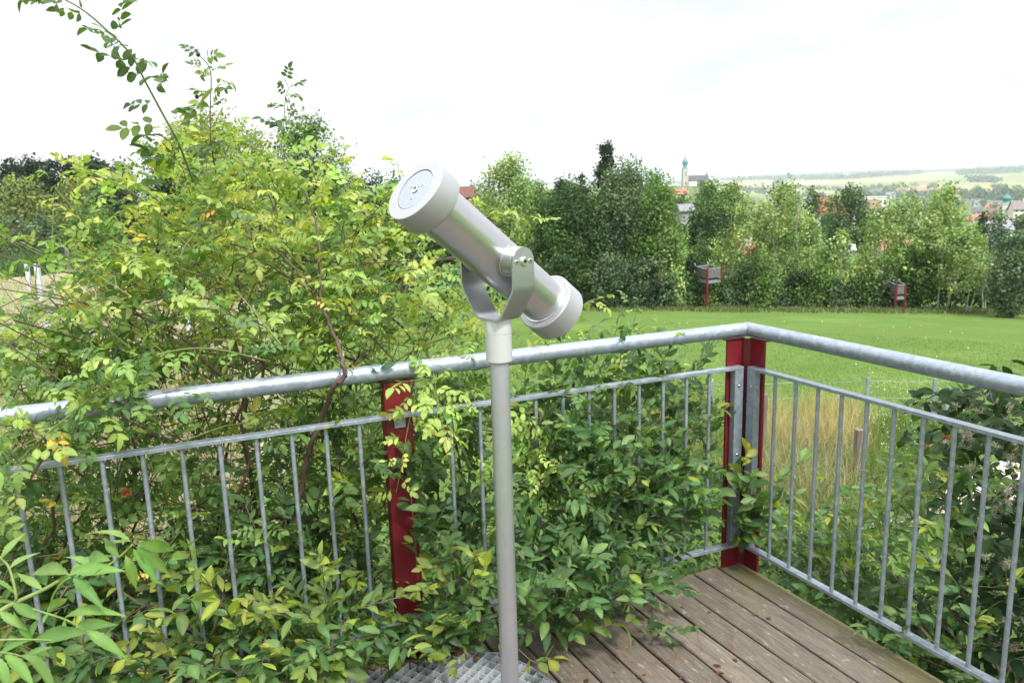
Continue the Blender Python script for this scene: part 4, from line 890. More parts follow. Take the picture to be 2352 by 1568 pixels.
def plum_leafer(LV, P, T, s, z, tip):
    n = len(P)
    if n == 0: return
    w = z.get('w', (2, 2.2, 1, .12)); C = palette(n, PLUM_C, w, .15) * z.get('br', 1)
    if tip and random.random() < z.get('ytip', .15):
        y = np.array([(.34, .38, .05), (.26, .35, .05), (.42, .42, .10)][random.randrange(3)]); k = (s ** 1.3)[:, None] * random.uniform(.6, 1); C = C * (1 - k) + y * k
    tp = T_FINE if z.get('fine') else T_ELL
    for rep in range(z.get('rep', 1)):
        D = side_dirs(T, .75, .1); sz = rng.uniform(.044, .092, n) * z.get('sz', 1) * (1 - .3 * s * tip)
        simple(LV, P + rng.normal(0, .002, (n, 3)), D, np.clip(C, .004, .8), sz, rng.uniform(.18, .26, n), tp, .55, .3)
    if tip: simple(LV, P[-1:], T[-1:] * 1.0, C[-1:], np.array([.045]) * z.get('sz', 1), .22, tp)
def cane(mb, LV, path, side, d, r0, r1, spacing, z, leafer, barkc, s0=.05, n=8, size=1):
    pts = smooth_path([on_plane(a[0], a[1], side, a[2] if len(a) > 2 else d) for a in path], n); mb.tube(pts, np.linspace(r0, r1, len(pts)), 6, barkc)
    P, T, s = resample(pts, spacing); k = s > s0; leafer(LV, P[k], T[k], s[k] * .6, z, True)
up_z = dict(w=(.7, 2, 2.6, 1.3, .08), len=.7, along=.5); mid_z = dict(w=(1.0, 2, 2.4, 1.3, .1), along=.45); low_z = dict(w=(2.4, 2, .9, .3, .15), br=1.0, along=.45); dk_z = dict(w=(3, 1.5, .4, .1, .05), br=.9)
tg = []
tg += zsamp([(320, 400), (400, 350), (500, 345), (600, 350), (720, 375), (785, 420), (820, 480), (860, 570), (700, 600), (400, 600), (320, 570), (310, 500)], 'L', .3, 1.9, 135, up_z)
tg += zsamp([(220, 590), (400, 560), (900, 540), (980, 590), (1070, 640), (1115, 745), (1110, 805), (700, 850), (400, 880), (330, 800)], 'L', .15, 1.6, 235, mid_z)
tg += zsamp([(0, 730), (160, 680), (330, 760), (380, 880), (0, 930)], 'L', .45, 1.6, 40, dict(along=.4, w=(1.6, 2, 1.8, .6, .15)))
tg += zsamp([(0, 750), (380, 800), (380, 870), (0, 905)], 'L', .4, 1.2, 32, dict(along=.4, w=(1.6, 2, 1.6, .5, .12)))
tg += zsamp([(190, 430), (270, 390), (320, 420), (280, 540), (200, 500)], 'L', .3, 1.2, 4, dict(w=(1.5, 2, 1.5, .3, .1), dir=(-.8, -.1, .2)))
tg += zsamp([(880, 460), (930, 450), (960, 560), (880, 580), (850, 520)], 'L', .4, 1.3, 16, up_z)
tg += zsamp([(0, 960), (880, 860), (890, 1180), (600, 1260), (0, 1330)], 'L', .12, 1.3, 225, low_z)
tg += zsamp([(985, 850), (1110, 840), (1110, 1000), (990, 1050)], 'L', .1, .9, 30, low_z)
tg += zsamp([(1180, 840), (1420, 800), (1400, 930), (1190, 1000)], 'L', .1, .9, 26, low_z)
fz = dict(w=(2.2, 2.2, 1, .2, .05), sz=.95, len=.6, along=.4)
tg += zsamp([(200, 860), (330, 855), (420, 885), (400, 930), (300, 950), (200, 945)], 'L', -.12, -.03, 10, fz)
tg += zsamp([(40, 1000), (170, 985), (150, 1060), (50, 1110), (0, 1150), (0, 1050)], 'L', -.2, -.03, 8, fz)
tg += zsamp([(925, 850), (1000, 850), (1000, 925), (935, 930)], 'L', -.13, -.05, 5, dict(w=(0, 1, 3, 2, 0), sz=.9, br=1.25, dir=(0, -.3, -.6)))
tg += zsamp([(1215, 930), (1260, 925), (1285, 1080), (1240, 1090)], 'L', -.10, -.03, 9, dict(w=(0, 1.5, 3, 2, 0), sz=.85, br=1.2, dir=(0, -.2, -.8)))
BR = (.10, .06, .045); GR = (.16, .20, .06)
def rose_extra(mb, LV):
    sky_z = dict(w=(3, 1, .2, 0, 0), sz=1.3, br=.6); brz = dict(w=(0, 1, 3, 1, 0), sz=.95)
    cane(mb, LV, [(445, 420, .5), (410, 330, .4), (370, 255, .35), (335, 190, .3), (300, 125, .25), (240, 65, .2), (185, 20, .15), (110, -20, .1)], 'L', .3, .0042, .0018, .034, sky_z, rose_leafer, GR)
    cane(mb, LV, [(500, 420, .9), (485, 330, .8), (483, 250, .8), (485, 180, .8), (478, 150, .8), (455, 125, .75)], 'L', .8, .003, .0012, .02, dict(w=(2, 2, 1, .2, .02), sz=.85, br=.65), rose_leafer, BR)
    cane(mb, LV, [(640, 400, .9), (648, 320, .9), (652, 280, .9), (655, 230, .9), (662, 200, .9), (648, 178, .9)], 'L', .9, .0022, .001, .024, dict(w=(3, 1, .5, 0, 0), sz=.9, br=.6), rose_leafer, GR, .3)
    cane(mb, LV, [(400, 520, .4), (300, 440, .3), (230, 405, .3), (180, 380, .3), (130, 368, .25)], 'L', .3, .003, .0013, .034, brz, rose_leafer, GR, .2)
    cane(mb, LV, [(380, 620, .3), (250, 540, .25), (180, 490, .2), (125, 430, .2)], 'L', .3, .003, .0013, .038, brz, rose_leafer, GR, .2)
    cane(mb, LV, [(300, 800, .2), (180, 700, .2), (90, 610, .2), (40, 565, .15), (-20, 540, .1)], 'L', .2, .003, .0014, .042, fz, rose_leafer, GR, .1)
    cane(mb, LV, [(980, 560, 1.0), (1050, 470, .9), (1110, 470, .8), (1160, 487, .8), (1215, 497, .75), (1272, 505, .7)], 'L', .8, .003, .0012, .034, dict(w=(0, 1, 3, 1.2, 0), sz=.8), rose_leafer, GR, .35)
    cane(mb, LV, [(1040, 520, .9), (1065, 480, .8), (1085, 450, .8)], 'L', .8, .002, .001, .035, brz, rose_leafer, GR, .5)
    cane(mb, LV, [(1240, 830, .4), (1290, 770, .4), (1340, 700, .4), (1392, 682, .4)], 'L', .4, .0026, .001, .03, dict(w=(0, 1, 3, 1, 0), sz=.8), rose_leafer, GR, .55)
    cane(mb, LV, [(1110, 915, .1), (1060, 865, -.05), (1000, 838, -.07), (950, 842, -.09)], 'L', 0, .0022, .001, .05, brz, rose_leafer, GR, .5)
    # arching front cane over the handrail on the left
    cane(mb, LV, [(290, 850, .05), (230, 890, -.05), (190, 930, -.08), (120, 985, -.1), (60, 1040, -.12), (0, 1100, -.15)], 'L', 0, .0038, .0018, .04, fz, rose_leafer, GR, .02)
    cane(mb, LV, [(620, 830, .1), (480, 800, .05), (360, 815, .0), (250, 870, -.06), (180, 960, -.08)], 'L', 0, .003, .0016, .042, fz, rose_leafer, GR, .3)
    # old woody branch that leans over the handrail
    for path, a, b in (([(650, 1400, .25), (672, 1250, .2), (690, 1130, .15), (705, 1050, .10), (740, 955, .07), (766, 890, -.03), (793, 862, -.055), (787, 835, -.05), (778, 795, .02), (757, 745, .10), (737, 697, .15), (708, 650, .2), (650, 590, .3), (600, 550, .35)], .0125, .004),
                       ([(737, 697, .15), (735, 620, .2), (728, 520, .3), (695, 440, .4), (660, 415, .5)], .006, .002), ([(766, 890, -.02), (800, 850, .1), (850, 800, .3), (880, 760, .4)], .004, .002),
                       ([(690, 1130, .15), (730, 1190, .3), (760, 1240, .4)], .005, .006), ([(560, 900, .3), (470, 830, .2), (440, 790, .2), (350, 740, .25), (250, 690, .3)], .0075, .0035), ([(600, 1450, .4), (590, 1200, .4), (560, 1000, .35), (560, 900, .3)], .009, .008), ([(480, 1400, .5), (500, 1200, .5), (530, 1000, .5), (610, 800, .6)], .008, .006), ([(240, 1350, .5), (330, 1150, .4), (300, 1000, .4), (230, 850, .4)], .006, .004), ([(850, 1300, .4), (800, 1150, .4), (750, 1050, .4), (740, 950, .45), (760, 800, .5), (800, 700, .5)], .007, .004)):
        pts = smooth_path([on_plane(x, y, 'L', d) for x, y, d in path], 6); pts = pts + rng.normal(0, .0022, pts.shape); mb.tube(pts, np.linspace(a, b, len(pts)) * rng.uniform(.85, 1.15, len(pts)), 8, BR)
    # bare criss-cross twigs inside the bush
    for i in range(420):
        (px, py), = sample_poly([(60, 620), (300, 560), (900, 560), (1040, 780), (880, 1220), (300, 1320), (0, 1300)], 1); d = random.uniform(.25, 1.5); p = on_plane(px, py, 'L', d); v = unit(rng.normal(0, 1, 3) * np.array([1, .7, .8])) * random.uniform(.15, .45)
        mb.tube(smooth_path([p - v, p + rng.normal(0, .03, 3), p + v + rng.normal(0, .05, 3)], 4), random.uniform(.0011, .0032), 4, BR if random.random() < .6 else GR)
rr_ = [(-.9, 4.1, -2.65), (-.3, 4.4, -2.65), (.1, 4.2, -2.65), (-1.6, 3.9, -2.65)]
rose = shrub('rose_bush', 'large yellow green wild rose bush behind and over the left railing, with arching shoots', 'rose bush', rr_, tg, rose_leafer, extra=rose_extra, rmax=.011, spacing=.052, twig=(.14, .34))
# hips and galls
hp = MB(); hips = [(620, 368, .8), (745, 485, .6), (722, 492, .6), (690, 520, .6), (661, 497, .6), (700, 527, .6), (692, 529, .55), (328, 612, .5), (336, 616, .5), (325, 629, .5), (339, 632, .5), (455, 125, .75), (452, 222, .8), (362, 575, .4), (1110, 640, .6)]
def hip(p, r, m, name='rose_hip'):
    mb = MB(); mb.lathe(p, (0, 0, -1), [(r * .3, -r), (r * .75, -r * .7), (r, 0), (r * .8, r * .75), (r * .3, r * 1.1), (r * .12, r * 1.35)], 10); return mb.build(name, m, rose, 60)
for x, y, d in hips: hip(on_plane(x, y, 'L', d), .0085, M['hip'])
for i in range(26):
    (px, py), = sample_poly([(400, 640), (1030, 640), (1000, 800), (500, 840)], 1); hip(on_plane(px, py, 'L', random.uniform(.1, .5)), .006, M['hip_green'])
for x, y, d in ((735, 698, .12), (290, 1130, .1)):
    p = on_plane(x, y, 'L', d); mb = MB()
    for i in range(220): v = unit(rng.normal(0, 1, 3)); mb.tube([p + v * .004, p + v * random.uniform(.012, .02)], .0007, 3)
    mb.build('moss_gall', M['gall'], rose)
# plum / blackthorn shrub that grows through the railing
fp_ = dict(fine=1, ytip=.45, w=(1.6, 2.2, 1.6, .5)); bp = dict(w=(2.4, 2, .7, .05), ytip=.08); bf = dict(fine=1, w=(2, 2.4, 1, .05), ytip=.06); yp = dict(fine=1, ytip=.7, w=(.6, 1.8, 2, 1))
pg = []
pg += zsamp([(1190, 900), (1300, 870), (1450, 830), (1560, 850), (1600, 960), (1650, 1060), (1650, 1190), (1560, 1270), (1200, 1330)], 'L', .04, .65, 210, bp)
pg += zsamp([(1440, 840), (1620, 800), (1650, 900), (1640, 1060), (1500, 960)], 'L', .04, .5, 20, bp)
pg += zsamp([(1200, 1080), (1420, 1040), (1620, 1100), (1600, 1190), (1470, 1290), (1200, 1300)], 'L', -.22, .04, 74, bf)
pg += zsamp([(1195, 1250), (1560, 1250), (1540, 1330), (1430, 1410), (1250, 1450), (1195, 1460)], 'L', -.5, -.05, 60, bf)
pg += zsamp([(1000, 1500), (980, 1430), (1110, 1250), (1110, 1490)], 'L', -.3, .1, 22, bf)
pg += zsamp([(380, 1300), (880, 1260), (880, 1480), (600, 1560), (380, 1568)], 'L', .03, .38, 120, dict(fp_, br=1.05))
pg += zsamp([(430, 1480), (880, 1440), (1100, 1330), (1110, 1470), (960, 1490), (780, 1550), (430, 1590)], 'L', -.40, -.04, 62, fp_)
pg += zsamp([(430, 1360), (800, 1360), (800, 1470), (430, 1480)], 'L', -.25, -.04, 11, fp_)
pg += zsamp([(0, 1420), (400, 1330), (430, 1600), (0, 1640)], 'L', .03, .4, 80, fp_)
pg += zsamp([(120, 1500), (430, 1470), (430, 1600), (100, 1640)], 'L', -.3, -.04, 14, fp_)
pg += zsamp([(0, 1300), (880, 1200), (880, 1330), (0, 1450)], 'L', .05, .7, 120, bp)
pg += zsamp([(640, 960), (880, 930), (890, 1250), (640, 1260)], 'L', .05, .4, 34, dict(w=(1.2, 2, 1.5, .5), ytip=.5))
pg += zsamp([(975, 1000), (1115, 900), (1115, 1300), (980, 1340)], 'L', .06, .6, 56, bp)
pg += zsamp([(965, 1050), (1000, 1040), (1000, 1250), (970, 1250)], 'L', -.08, -.02, 3, bf)
pg += zsamp([(1000, 1290), (1060, 1230), (1110, 1330), (1000, 1390)], 'L', -.3, -.05, 9, fp_)
pg += zsamp([(1190, 930), (1400, 900), (1600, 1000), (1640, 1120), (1500, 1180), (1190, 1150)], 'L', -.10, .03, 30, bf)
pg += zsamp([(962, 1040), (1000, 1030), (1000, 1260), (958, 1260)], 'L', -.09, -.03, 4, bf)
cz = dict(fine=1, ytip=.25, sz=1.25, w=(.5, 2, 2, .3), dir=(.3, -.4, .7))
pg += zsamp([(1690, 1120), (1770, 1110), (1760, 1180), (1700, 1200)], 'L', -.12, -.03, 6, cz)
pg += zsamp([(1685, 1190), (1750, 1190), (1730, 1290), (1690, 1290)], 'L', -.08, -.02, 6, cz)
def plum_extra(mb, LV):
    w = (.13, .10, .085)
    def c(path, r, z, s0=.1, sp=.02): cane(mb, LV, path, 'L', 0, r, .0011, sp, z, plum_leafer, w, s0)
    c([(560, 1480, -.1), (520, 1400, -.25), (480, 1340, -.3), (445, 1300, -.33), (425, 1260, -.35)], .003, dict(fine=1, ytip=1, w=(0, 1, 1, 3), sz=1.1))
    c([(748, 1440, -.2), (748, 1380, -.28), (742, 1320, -.3), (735, 1270, -.3)], .0028, dict(fine=1, ytip=1, w=(0, 2, 2, 1), sz=1.15))
    c([(700, 1420, -.2), (820, 1395, -.25), (900, 1375, -.3), (985, 1350, -.3)], .0028, dict(fine=1, ytip=1, w=(.5, 2, 2, .5), sz=1.1))
    c([(1210, 1455, -.3), (1300, 1445, -.36), (1380, 1438, -.4), (1450, 1425, -.42)], .0028, dict(fine=1, ytip=1, w=(.5, 2, 1.5, 1), sz=1.2), .25)
    c([(1190, 1490, -.4), (1230, 1520, -.45), (1275, 1508, -.5)], .002, dict(fine=1, ytip=1, w=(.1, 1, 2, 1), sz=1.1), .3)
    c([(1500, 1400, -.3), (1520, 1440, -.38), (1545, 1500, -.42)], .0018, dict(fine=1, ytip=.2, sz=.8), .1, .016)
    c([(1460, 1440, -.35), (1520, 1450, -.42), (1600, 1440, -.48)], .0018, dict(fine=1, ytip=.1, sz=.8), .1, .016)
    c([(1330, 1310, -.15), (1420, 1320, -.25), (1480, 1310, -.3), (1550, 1300, -.33)], .003, bf, .1)
    c([(1400, 1210, -.05), (1480, 1190, -.15), (1560, 1165, -.18), (1650, 1140, -.2)], .003, bf, .1)
    c([(960, 1330, -.05), (950, 1200, -.06), (940, 1110, -.05), (925, 1030, -.05)], .0024, bf, .15, .03)
    c([(1500, 1080, .0), (1560, 1010, -.05), (1620, 960, -.07), (1680, 930, -.09)], .0026, bp, .2, .026)
    c([(1480, 1080, .1), (1560, 950, .15), (1600, 860, .2), (1625, 800, .2)], .0026, bp, .1, .022)
    c([(1360, 950, .2), (1420, 830, .3), (1450, 760, .3), (1462, 715, .3)], .0026, dict(w=(2, 2, 1, .3), ytip=.2, sz=.8), .3, .03)
    c([(1300, 900, .2), (1350, 850, .2), (1330, 790, .2), (1380, 740, .3)], .0026, bp, .3, .03)
    for i in range(120):
        (px, py), = sample_poly([(0, 1250), (880, 1200), (1650, 1000), (1600, 1250), (1100, 1480), (400, 1500), (0, 1540)], 1); p = on_plane(px, py, 'L', random.uniform(.05, .6)); v = unit(rng.normal(0, 1, 3)) * random.uniform(.1, .3)
        mb.tube(smooth_path([p - v, p + rng.normal(0, .02, 3), p + v], 4), random.uniform(.0012, .003), 4, w)
shrub('plum_shrub', 'dense serrated leaved plum shrub with yellow tips growing through the railing onto the deck', 'shrub', [(-.2, 3.5, -2.6), (.5, 3.75, -2.65), (-1.0, 3.1, -2.6)], pg, plum_leafer, twig=(.09, .22), spacing=.019, up=.25, rmax=.009, barkc=((.13, .11, .07), (.11, .085, .07)), extra=plum_extra, arch=.05)
# right hand shrubs
rg = []; rz = dict(w=(.8, 2, 2.2, .25), ytip=.15, br=1.05, along=.7); rzd = dict(w=(2, 2, 1.2, .05), ytip=.08)
rg += zsamp([(1990, 1130), (2050, 1040), (2180, 1060), (2230, 1200), (2200, 1400), (2050, 1330), (2000, 1250), (1900, 1180), (1860, 1130)], 'R', .25, 1.3, 52, rz)
rg += zsamp([(1745, 1225), (1860, 1260), (2050, 1360), (2210, 1480), (2330, 1620), (2180, 1590), (2000, 1450), (1800, 1330), (1745, 1290)], 'R', .10, .9, 115, rzd)
rg += zsamp([(1745, 1150), (1800, 1190), (1990, 1230), (2000, 1330), (1750, 1250)], 'R', .4, 1.6, 62, rz)
rg += zsamp([(2110, 1060), (2280, 1120), (2300, 1500), (2150, 1450)], 'R', .12, .6, 26, rz)
def rextra(mb, LV):
    for path in ([(2230, 1420, .5), (2170, 1260, .5), (2100, 1140, .6), (2040, 1040, .7)], [(2250, 1400, .6), (2200, 1200, .6), (2150, 1100, .7), (2090, 1030, .7)], [(2230, 1500, .4), (2060, 1330, .5), (1950, 1220, .6), (1880, 1130, .7)], [(2300, 1560, .5), (2260, 1450, .5), (2220, 1380, .5)], [(2100, 1420, .2), (2140, 1470, .15), (2200, 1520, .1)]):
        cane(mb, LV, path, 'R', .5, .006, .0015, .03, rz, plum_leafer, (.13, .09, .07), .3)
shrub('plum_shrub', 'grey green plum shrub with thin dark stems below the right railing', 'shrub', [(2.5, 3.6, -2.65), (2.1, 2.9, -2.65), (1.9, 3.9, -2.65)], rg, plum_leafer, twig=(.08, .2), spacing=.022, rmax=.009, barkc=((.12, .10, .06), (.11, .075, .06)), extra=rextra, arch=.05)
DG = []; dzn = dict(w=(1,))
DG += zsamp([(2185, 905), (2240, 875), (2352, 880), (2500, 920), (2500, 1300), (2270, 1260), (2215, 1120), (2150, 1010)], 'R', .5, 1.9, 170, dzn)
DG += zsamp([(2250, 1200), (2480, 1250), (2480, 1700), (2300, 1640), (2180, 1500), (2230, 1330)], 'R', .3, 1.6, 150, dzn)
def dog_leafer(LV, P, T, s, z, tip):
    n = len(P)
    if n == 0: return
    C = palette(n, [(.016, .042, .014), (.025, .062, .02), (.04, .09, .028), (.09, .16, .04)], (2, 2, 1, .12), .15); D = side_dirs(T, .6, .35); sz = rng.uniform(.05, .085, n); simple(LV, P, D, C, sz, .27, T_OVAL, .5, .3)
dog = shrub('climber_thicket', 'dark glossy climber thicket with pale fluffy seed heads at the right edge', 'climbing plant', [(3.4, 3.0, -2.65), (3.0, 2.4, -2.65), (3.2, 3.8, -2.7)], DG, dog_leafer, twig=(.1, .25), spacing=.032, rmax=.01, barkc=((.12, .09, .05), (.10, .065, .05)), arch=.05)
def fluffs(parent, lst, m, name='seed_head', k=46, r=.028):
    for p in lst:
        mb = MB()
        for i in range(k):
            v = unit(rng.normal(0, 1, 3) + np.array([0, 0, .2])); q = p + v * .004; e = p + v * random.uniform(.5, 1) * r; mb.tube([q, (q + e) / 2 + rng.normal(0, .002, 3), e], [.0009, .0007, .0004], 3)
        mb.build(name, m, parent)
fl = [on_plane(*sample_poly([(2190, 900), (2330, 890), (2352, 1050), (2330, 1200), (2270, 1180), (2200, 1040)], 1)[0], 'R', random.uniform(.45, .8)) for _ in range(34)] + [on_plane(*sample_poly([(2230, 1280), (2352, 1250), (2352, 1560), (2240, 1450)], 1)[0], 'R', random.uniform(.3, .6)) for _ in range(20)]
fluffs(dog, fl, M['fluff'])
lowg = zsamp([(1750, 1260), (1860, 1330), (2000, 1430), (2180, 1560), (2250, 1568), (2150, 1430), (2000, 1330), (1850, 1240)], 'R', .3, 1.1, 90, dict(w=(1,)))
lo = shrub('climber_thicket', 'low tangled climber with white seed tufts under the bottom right rail', 'climbing plant', [(1.9, 3.1, -2.6), (2.2, 2.6, -2.6)], lowg, lambda LV, P, T, s, z, tip: plum_leafer(LV, P, T, s, dict(w=(2, 2, .8, .05), ytip=.05, sz=.85), tip), twig=(.08, .2), spacing=.026, rmax=.006, barkc=((.12, .12, .05), (.10, .08, .05)), arch=.05)
fluffs(lo, [on_plane(*sample_poly([(1760, 1270), (1900, 1330), (2050, 1440), (2150, 1520), (2080, 1380), (1850, 1260)], 1)[0], 'R', random.uniform(.2, .5)) for _ in range(30)], M['fluff'], r=.02, k=36)
el = [on_plane(x, y, 'R', d) for x, y, d in ((2172, 1005, .6), (2190, 970, .7), (2135, 1030, .8))]
for p in el:
    mb = MB()
    for i in range(60): v = unit(rng.normal(0, 1, 3)); mb.tube([p, p + v * np.array([1, 1, .7]) * random.uniform(.012, .03)], .0011, 3)
    mb.build('berry_cluster', M['gall'], dog)
# elder shoot close to the camera
ed = thing('elder_shoot', at_y(-40, 1700, 1.25), 'bright green elder shoot with large drooping leaflets in the lower left corner', 'elder')
mb = MB(); LV = Leaves(); cx = lambda a, b, y=1.42: at_y(a * .4883, 1091 + b * .4883, y)
ESt = (.17, .24, .06)
for path, a, b in (([(-160, 760, 1.32), (0, 640, 1.36), (70, 600, 1.38), (200, 540, 1.40), (330, 470, 1.42), (490, 430, 1.43), (560, 385, 1.44), (625, 325, 1.45)], .0055, .0018), ([(75, 603, 1.38), (190, 640, 1.38), (300, 675, 1.37), (360, 705, 1.36), (405, 735, 1.35)], .0026, .0012), ([(-40, 340, 1.42), (5, 390, 1.41), (45, 440, 1.40), (75, 560, 1.38), (70, 600, 1.38)], .0018, .003), ([(-120, 800, 1.28), (0, 775, 1.29), (150, 772, 1.3), (250, 776, 1.3)], .003, .0012), ([(-160, 900, 1.2), (-60, 840, 1.22), (30, 835, 1.24), (100, 850, 1.25)], .003, .0014)):
    mb.tube(smooth_path([cx(*p) for p in path], 6), np.linspace(a, b, (len(path) - 1) * 6 + 1), 8, ESt)
LL = [((612, 312), (438, 240), 1.45), ((640, 322), (822, 385), 1.44), ((640, 335), (765, 480), 1.42), ((625, 345), (712, 500), 1.4), ((590, 375), (640, 535), 1.4), ((520, 400), (360, 402), 1.42), ((500, 330), (610, 330), 1.5), ((330, 458), (498, 368), 1.46), ((330, 455), (535, 468), 1.38), ((325, 465), (140, 470), 1.44), ((338, 478), (200, 590), 1.4), ((345, 480), (440, 605), 1.36),
      ((220, 645), (355, 560), 1.4), ((300, 672), (500, 607), 1.38), ((365, 703), (513, 742), 1.34), ((400, 732), (548, 838), 1.32), ((305, 678), (308, 785), 1.34), ((358, 706), (392, 788), 1.34), ((225, 650), (215, 720), 1.34),
      ((5, 390), (105, 288), 1.43), ((45, 440), (152, 378), 1.42), ((70, 560), (-60, 470), 1.4), ((75, 600), (-40, 650), 1.36), ((60, 600), (175, 720), 1.3),
      ((150, 772), (-10, 862), 1.28), ((160, 775), (410, 790), 1.3), ((250, 776), (420, 740), 1.32), ((90, 848), (285, 955), 1.24), ((20, 838), (140, 990), 1.22), ((-40, 840), (60, 1000), 1.2), ((150, 772), (60, 700), 1.32), ((-60, 790), (-10, 690), 1.3), ((100, 850), (250, 860), 1.27), ((430, 445), (330, 360), 1.47), ((560, 385), (470, 318), 1.46), ((200, 540), (90, 520), 1.42), ((490, 430), (420, 520), 1.38), ((0, 640), (80, 740), 1.32)]
P = np.array([cx(*b, 1.40 if abs(z - 1.4) < .05 else (z + 1.4) / 2 if z > 1.4 else z + .02) for b, e, z in LL]); E_ = np.array([cx(*e, z) for b, e, z in LL]); Ln = np.linalg.norm(E_ - P, axis=1)
Ce = palette(len(LL), [(.16, .31, .085), (.21, .37, .11), (.13, .25, .07)], (2, 2, 1), .08)
N0 = unit(np.array([.25, -.35, .9]) + rng.normal(0, .4, (len(LL), 3)))
LV.add(T_ELD, P, unit(E_ - P + np.array([0, 0, .02])), N0, Ln * 1.12, Ln * .155, Ce, .55, .45)
mb.build('stems', M['stem'], ed, 50); LV.build('foliage', M['leaf'], ed, True)
# ================================================================== GRASS AND GROUND COVER
def blades(name, label, pts, h, w, cols, wts, lean=.35, kind='stuff', m='blade', seg=2):
    LV = Leaves(); n = len(pts); D = unit(np.array([0, 0, 1.0]) + rng.normal(0, lean, (n, 3)) * np.array([1, 1, .1])); H = rng.uniform(.5, 1.0, n) * h
    tp = (np.array([(0, -.5), (0, .5), (.55, -.35), (.55, .35), (1, 0)], float), np.array([(0, 1, 3), (0, 3, 2), (2, 3, 4)]))
    LV.add(tp if seg == 2 else T_BLADE, pts, D, rng.normal(0, 1, (n, 3)), H, np.broadcast_to(w, (n,)).copy(), palette(n, cols, wts, .16), 0, .5)
    return tag(LV.build(name, M[m]), label, kind=kind)
def wedge(n, r0, r1, a0, a1, pw=1.0):
    r = r0 + (r1 - r0) * rng.random(n) ** pw; a = np.radians(rng.uniform(a0, a1, n)); x = r * np.sin(a); y = r * np.cos(a); return np.column_stack([x, y, terr(x, y) - .01])
p = wedge(110000, 8, 34, -18, 36, 1.0); blades('lawn_grass', 'short bright green grass of the sloping lawn', p, .10, .012, [(.095, .165, .04), (.125, .205, .05), (.17, .25, .07)], (1, 2, 1), seg=1)
def gpoly(poly, n): return np.array([ground_at(x, y) for x, y in sample_poly(poly, n)])
def spreadpts(P, k, s):
    P = np.repeat(P, k, 0) + rng.normal(0, s, (len(P) * k, 3)) * np.array([1, 1, 0]); P[:, 2] = terr(P[:, 0], P[:, 1]) - .02; return P
q = spreadpts(gpoly([(1745, 1050), (1850, 1030), (1990, 1060), (1985, 1140), (1900, 1230), (1750, 1200)], 100), 22, .17)
blades('dry_grass', 'tall straw coloured dry grass behind the right railing', q, 1.0, .0065, [(.38, .33, .21), (.47, .42, .30), (.28, .24, .15), (.26, .13, .06), (.17, .23, .08)], (2, 2, 1, .15, 3), .42)
q = spreadpts(gpoly([(1745, 960), (1900, 940), (1985, 960), (1990, 1060), (1745, 1050)], 160), 26, .12)
blades('dry_grass', 'tall straw coloured dry grass along the meadow fence', q, .75, .007, [(.42, .34, .17), (.5, .42, .24), (.2, .25, .07)], (2, 2, 1), .22)
q = spreadpts(gpoly([(1745, 1080), (2200, 900), (2250, 1010), (2100, 1200), (1745, 1260)], 520), 34, .13)
blades('weed_grass', 'rough green weedy grass below the railing', q, .42, .010, [(.09, .17, .035), (.13, .22, .05), (.2, .26, .07)], (2, 2, 1), .4)
q = spreadpts(gpoly([(1400, 900), (1660, 900), (1660, 1150), (1300, 1200)], 200), 30, .15)
blades('weed_grass', 'rough pale and green grass seen through the corner of the railing', q, .6, .009, [(.12, .18, .04), (.36, .30, .14), (.10, .19, .03)], (2, 1.4, 1), .35)
q = np.concatenate([wedge(15000, 9.5, 26, -42, -19), wedge(9000, 26, 60, -40, -19)])
blades('dry_meadow', 'pale dry meadow grass on the left behind the rose', q, .7, .018, [(.36, .33, .24), (.44, .41, .31), (.26, .26, .15), (.15, .20, .08)], (2, 2, 1, 1.2), .35)
LV = Leaves(); n = 1500; P = gpoly([(1990, 900), (2200, 900), (2180, 1060), (2000, 1070)], 90); P = spreadpts(P, 4, .3); P[:, 2] += rng.uniform(.2, .45, len(P)); n = len(P)
LV.add(T_KITE, P, rng.normal(0, 1, (n, 3)), np.tile((0, -.5, 1.0), (n, 1)), np.full(n, .026), np.full(n, .011), np.tile((.6, .62, .55), (n, 1)), 0, 0); tag(LV.build('wild_flowers', M['blade']), 'tiny white wild flowers in the rough grass by the fence', kind='stuff')
LV = Leaves(); n = 170; P = wedge(n, 12, 40, 0, 33); P[:, 2] += .06; LV.add(T_KITE, P, rng.normal(0, 1, (n, 3)), np.tile((0, -.3, 1.0), (n, 1)), np.full(n, .05), np.full(n, .022), np.tile((.7, .72, .68), (n, 1)), 0, 0); tag(LV.build('clover_flowers', M['blade']), 'scattered white clover dots on the lawn', kind='stuff')
for nm, poly in (('left', [(0, 575), (140, 580), (140, 628), (0, 640)]), ('right', [(188, 580), (335, 582), (335, 625), (188, 622)])):
    q = spreadpts(gpoly(poly, 150), 20, .5); blades('maize_crop', f'dark green maize strip, {nm} part, beyond the dry field on the left', q, 1.5, .09, [(.05, .12, .03), (.07, .15, .04), (.10, .19, .06)], (1, 2, 1), .45)
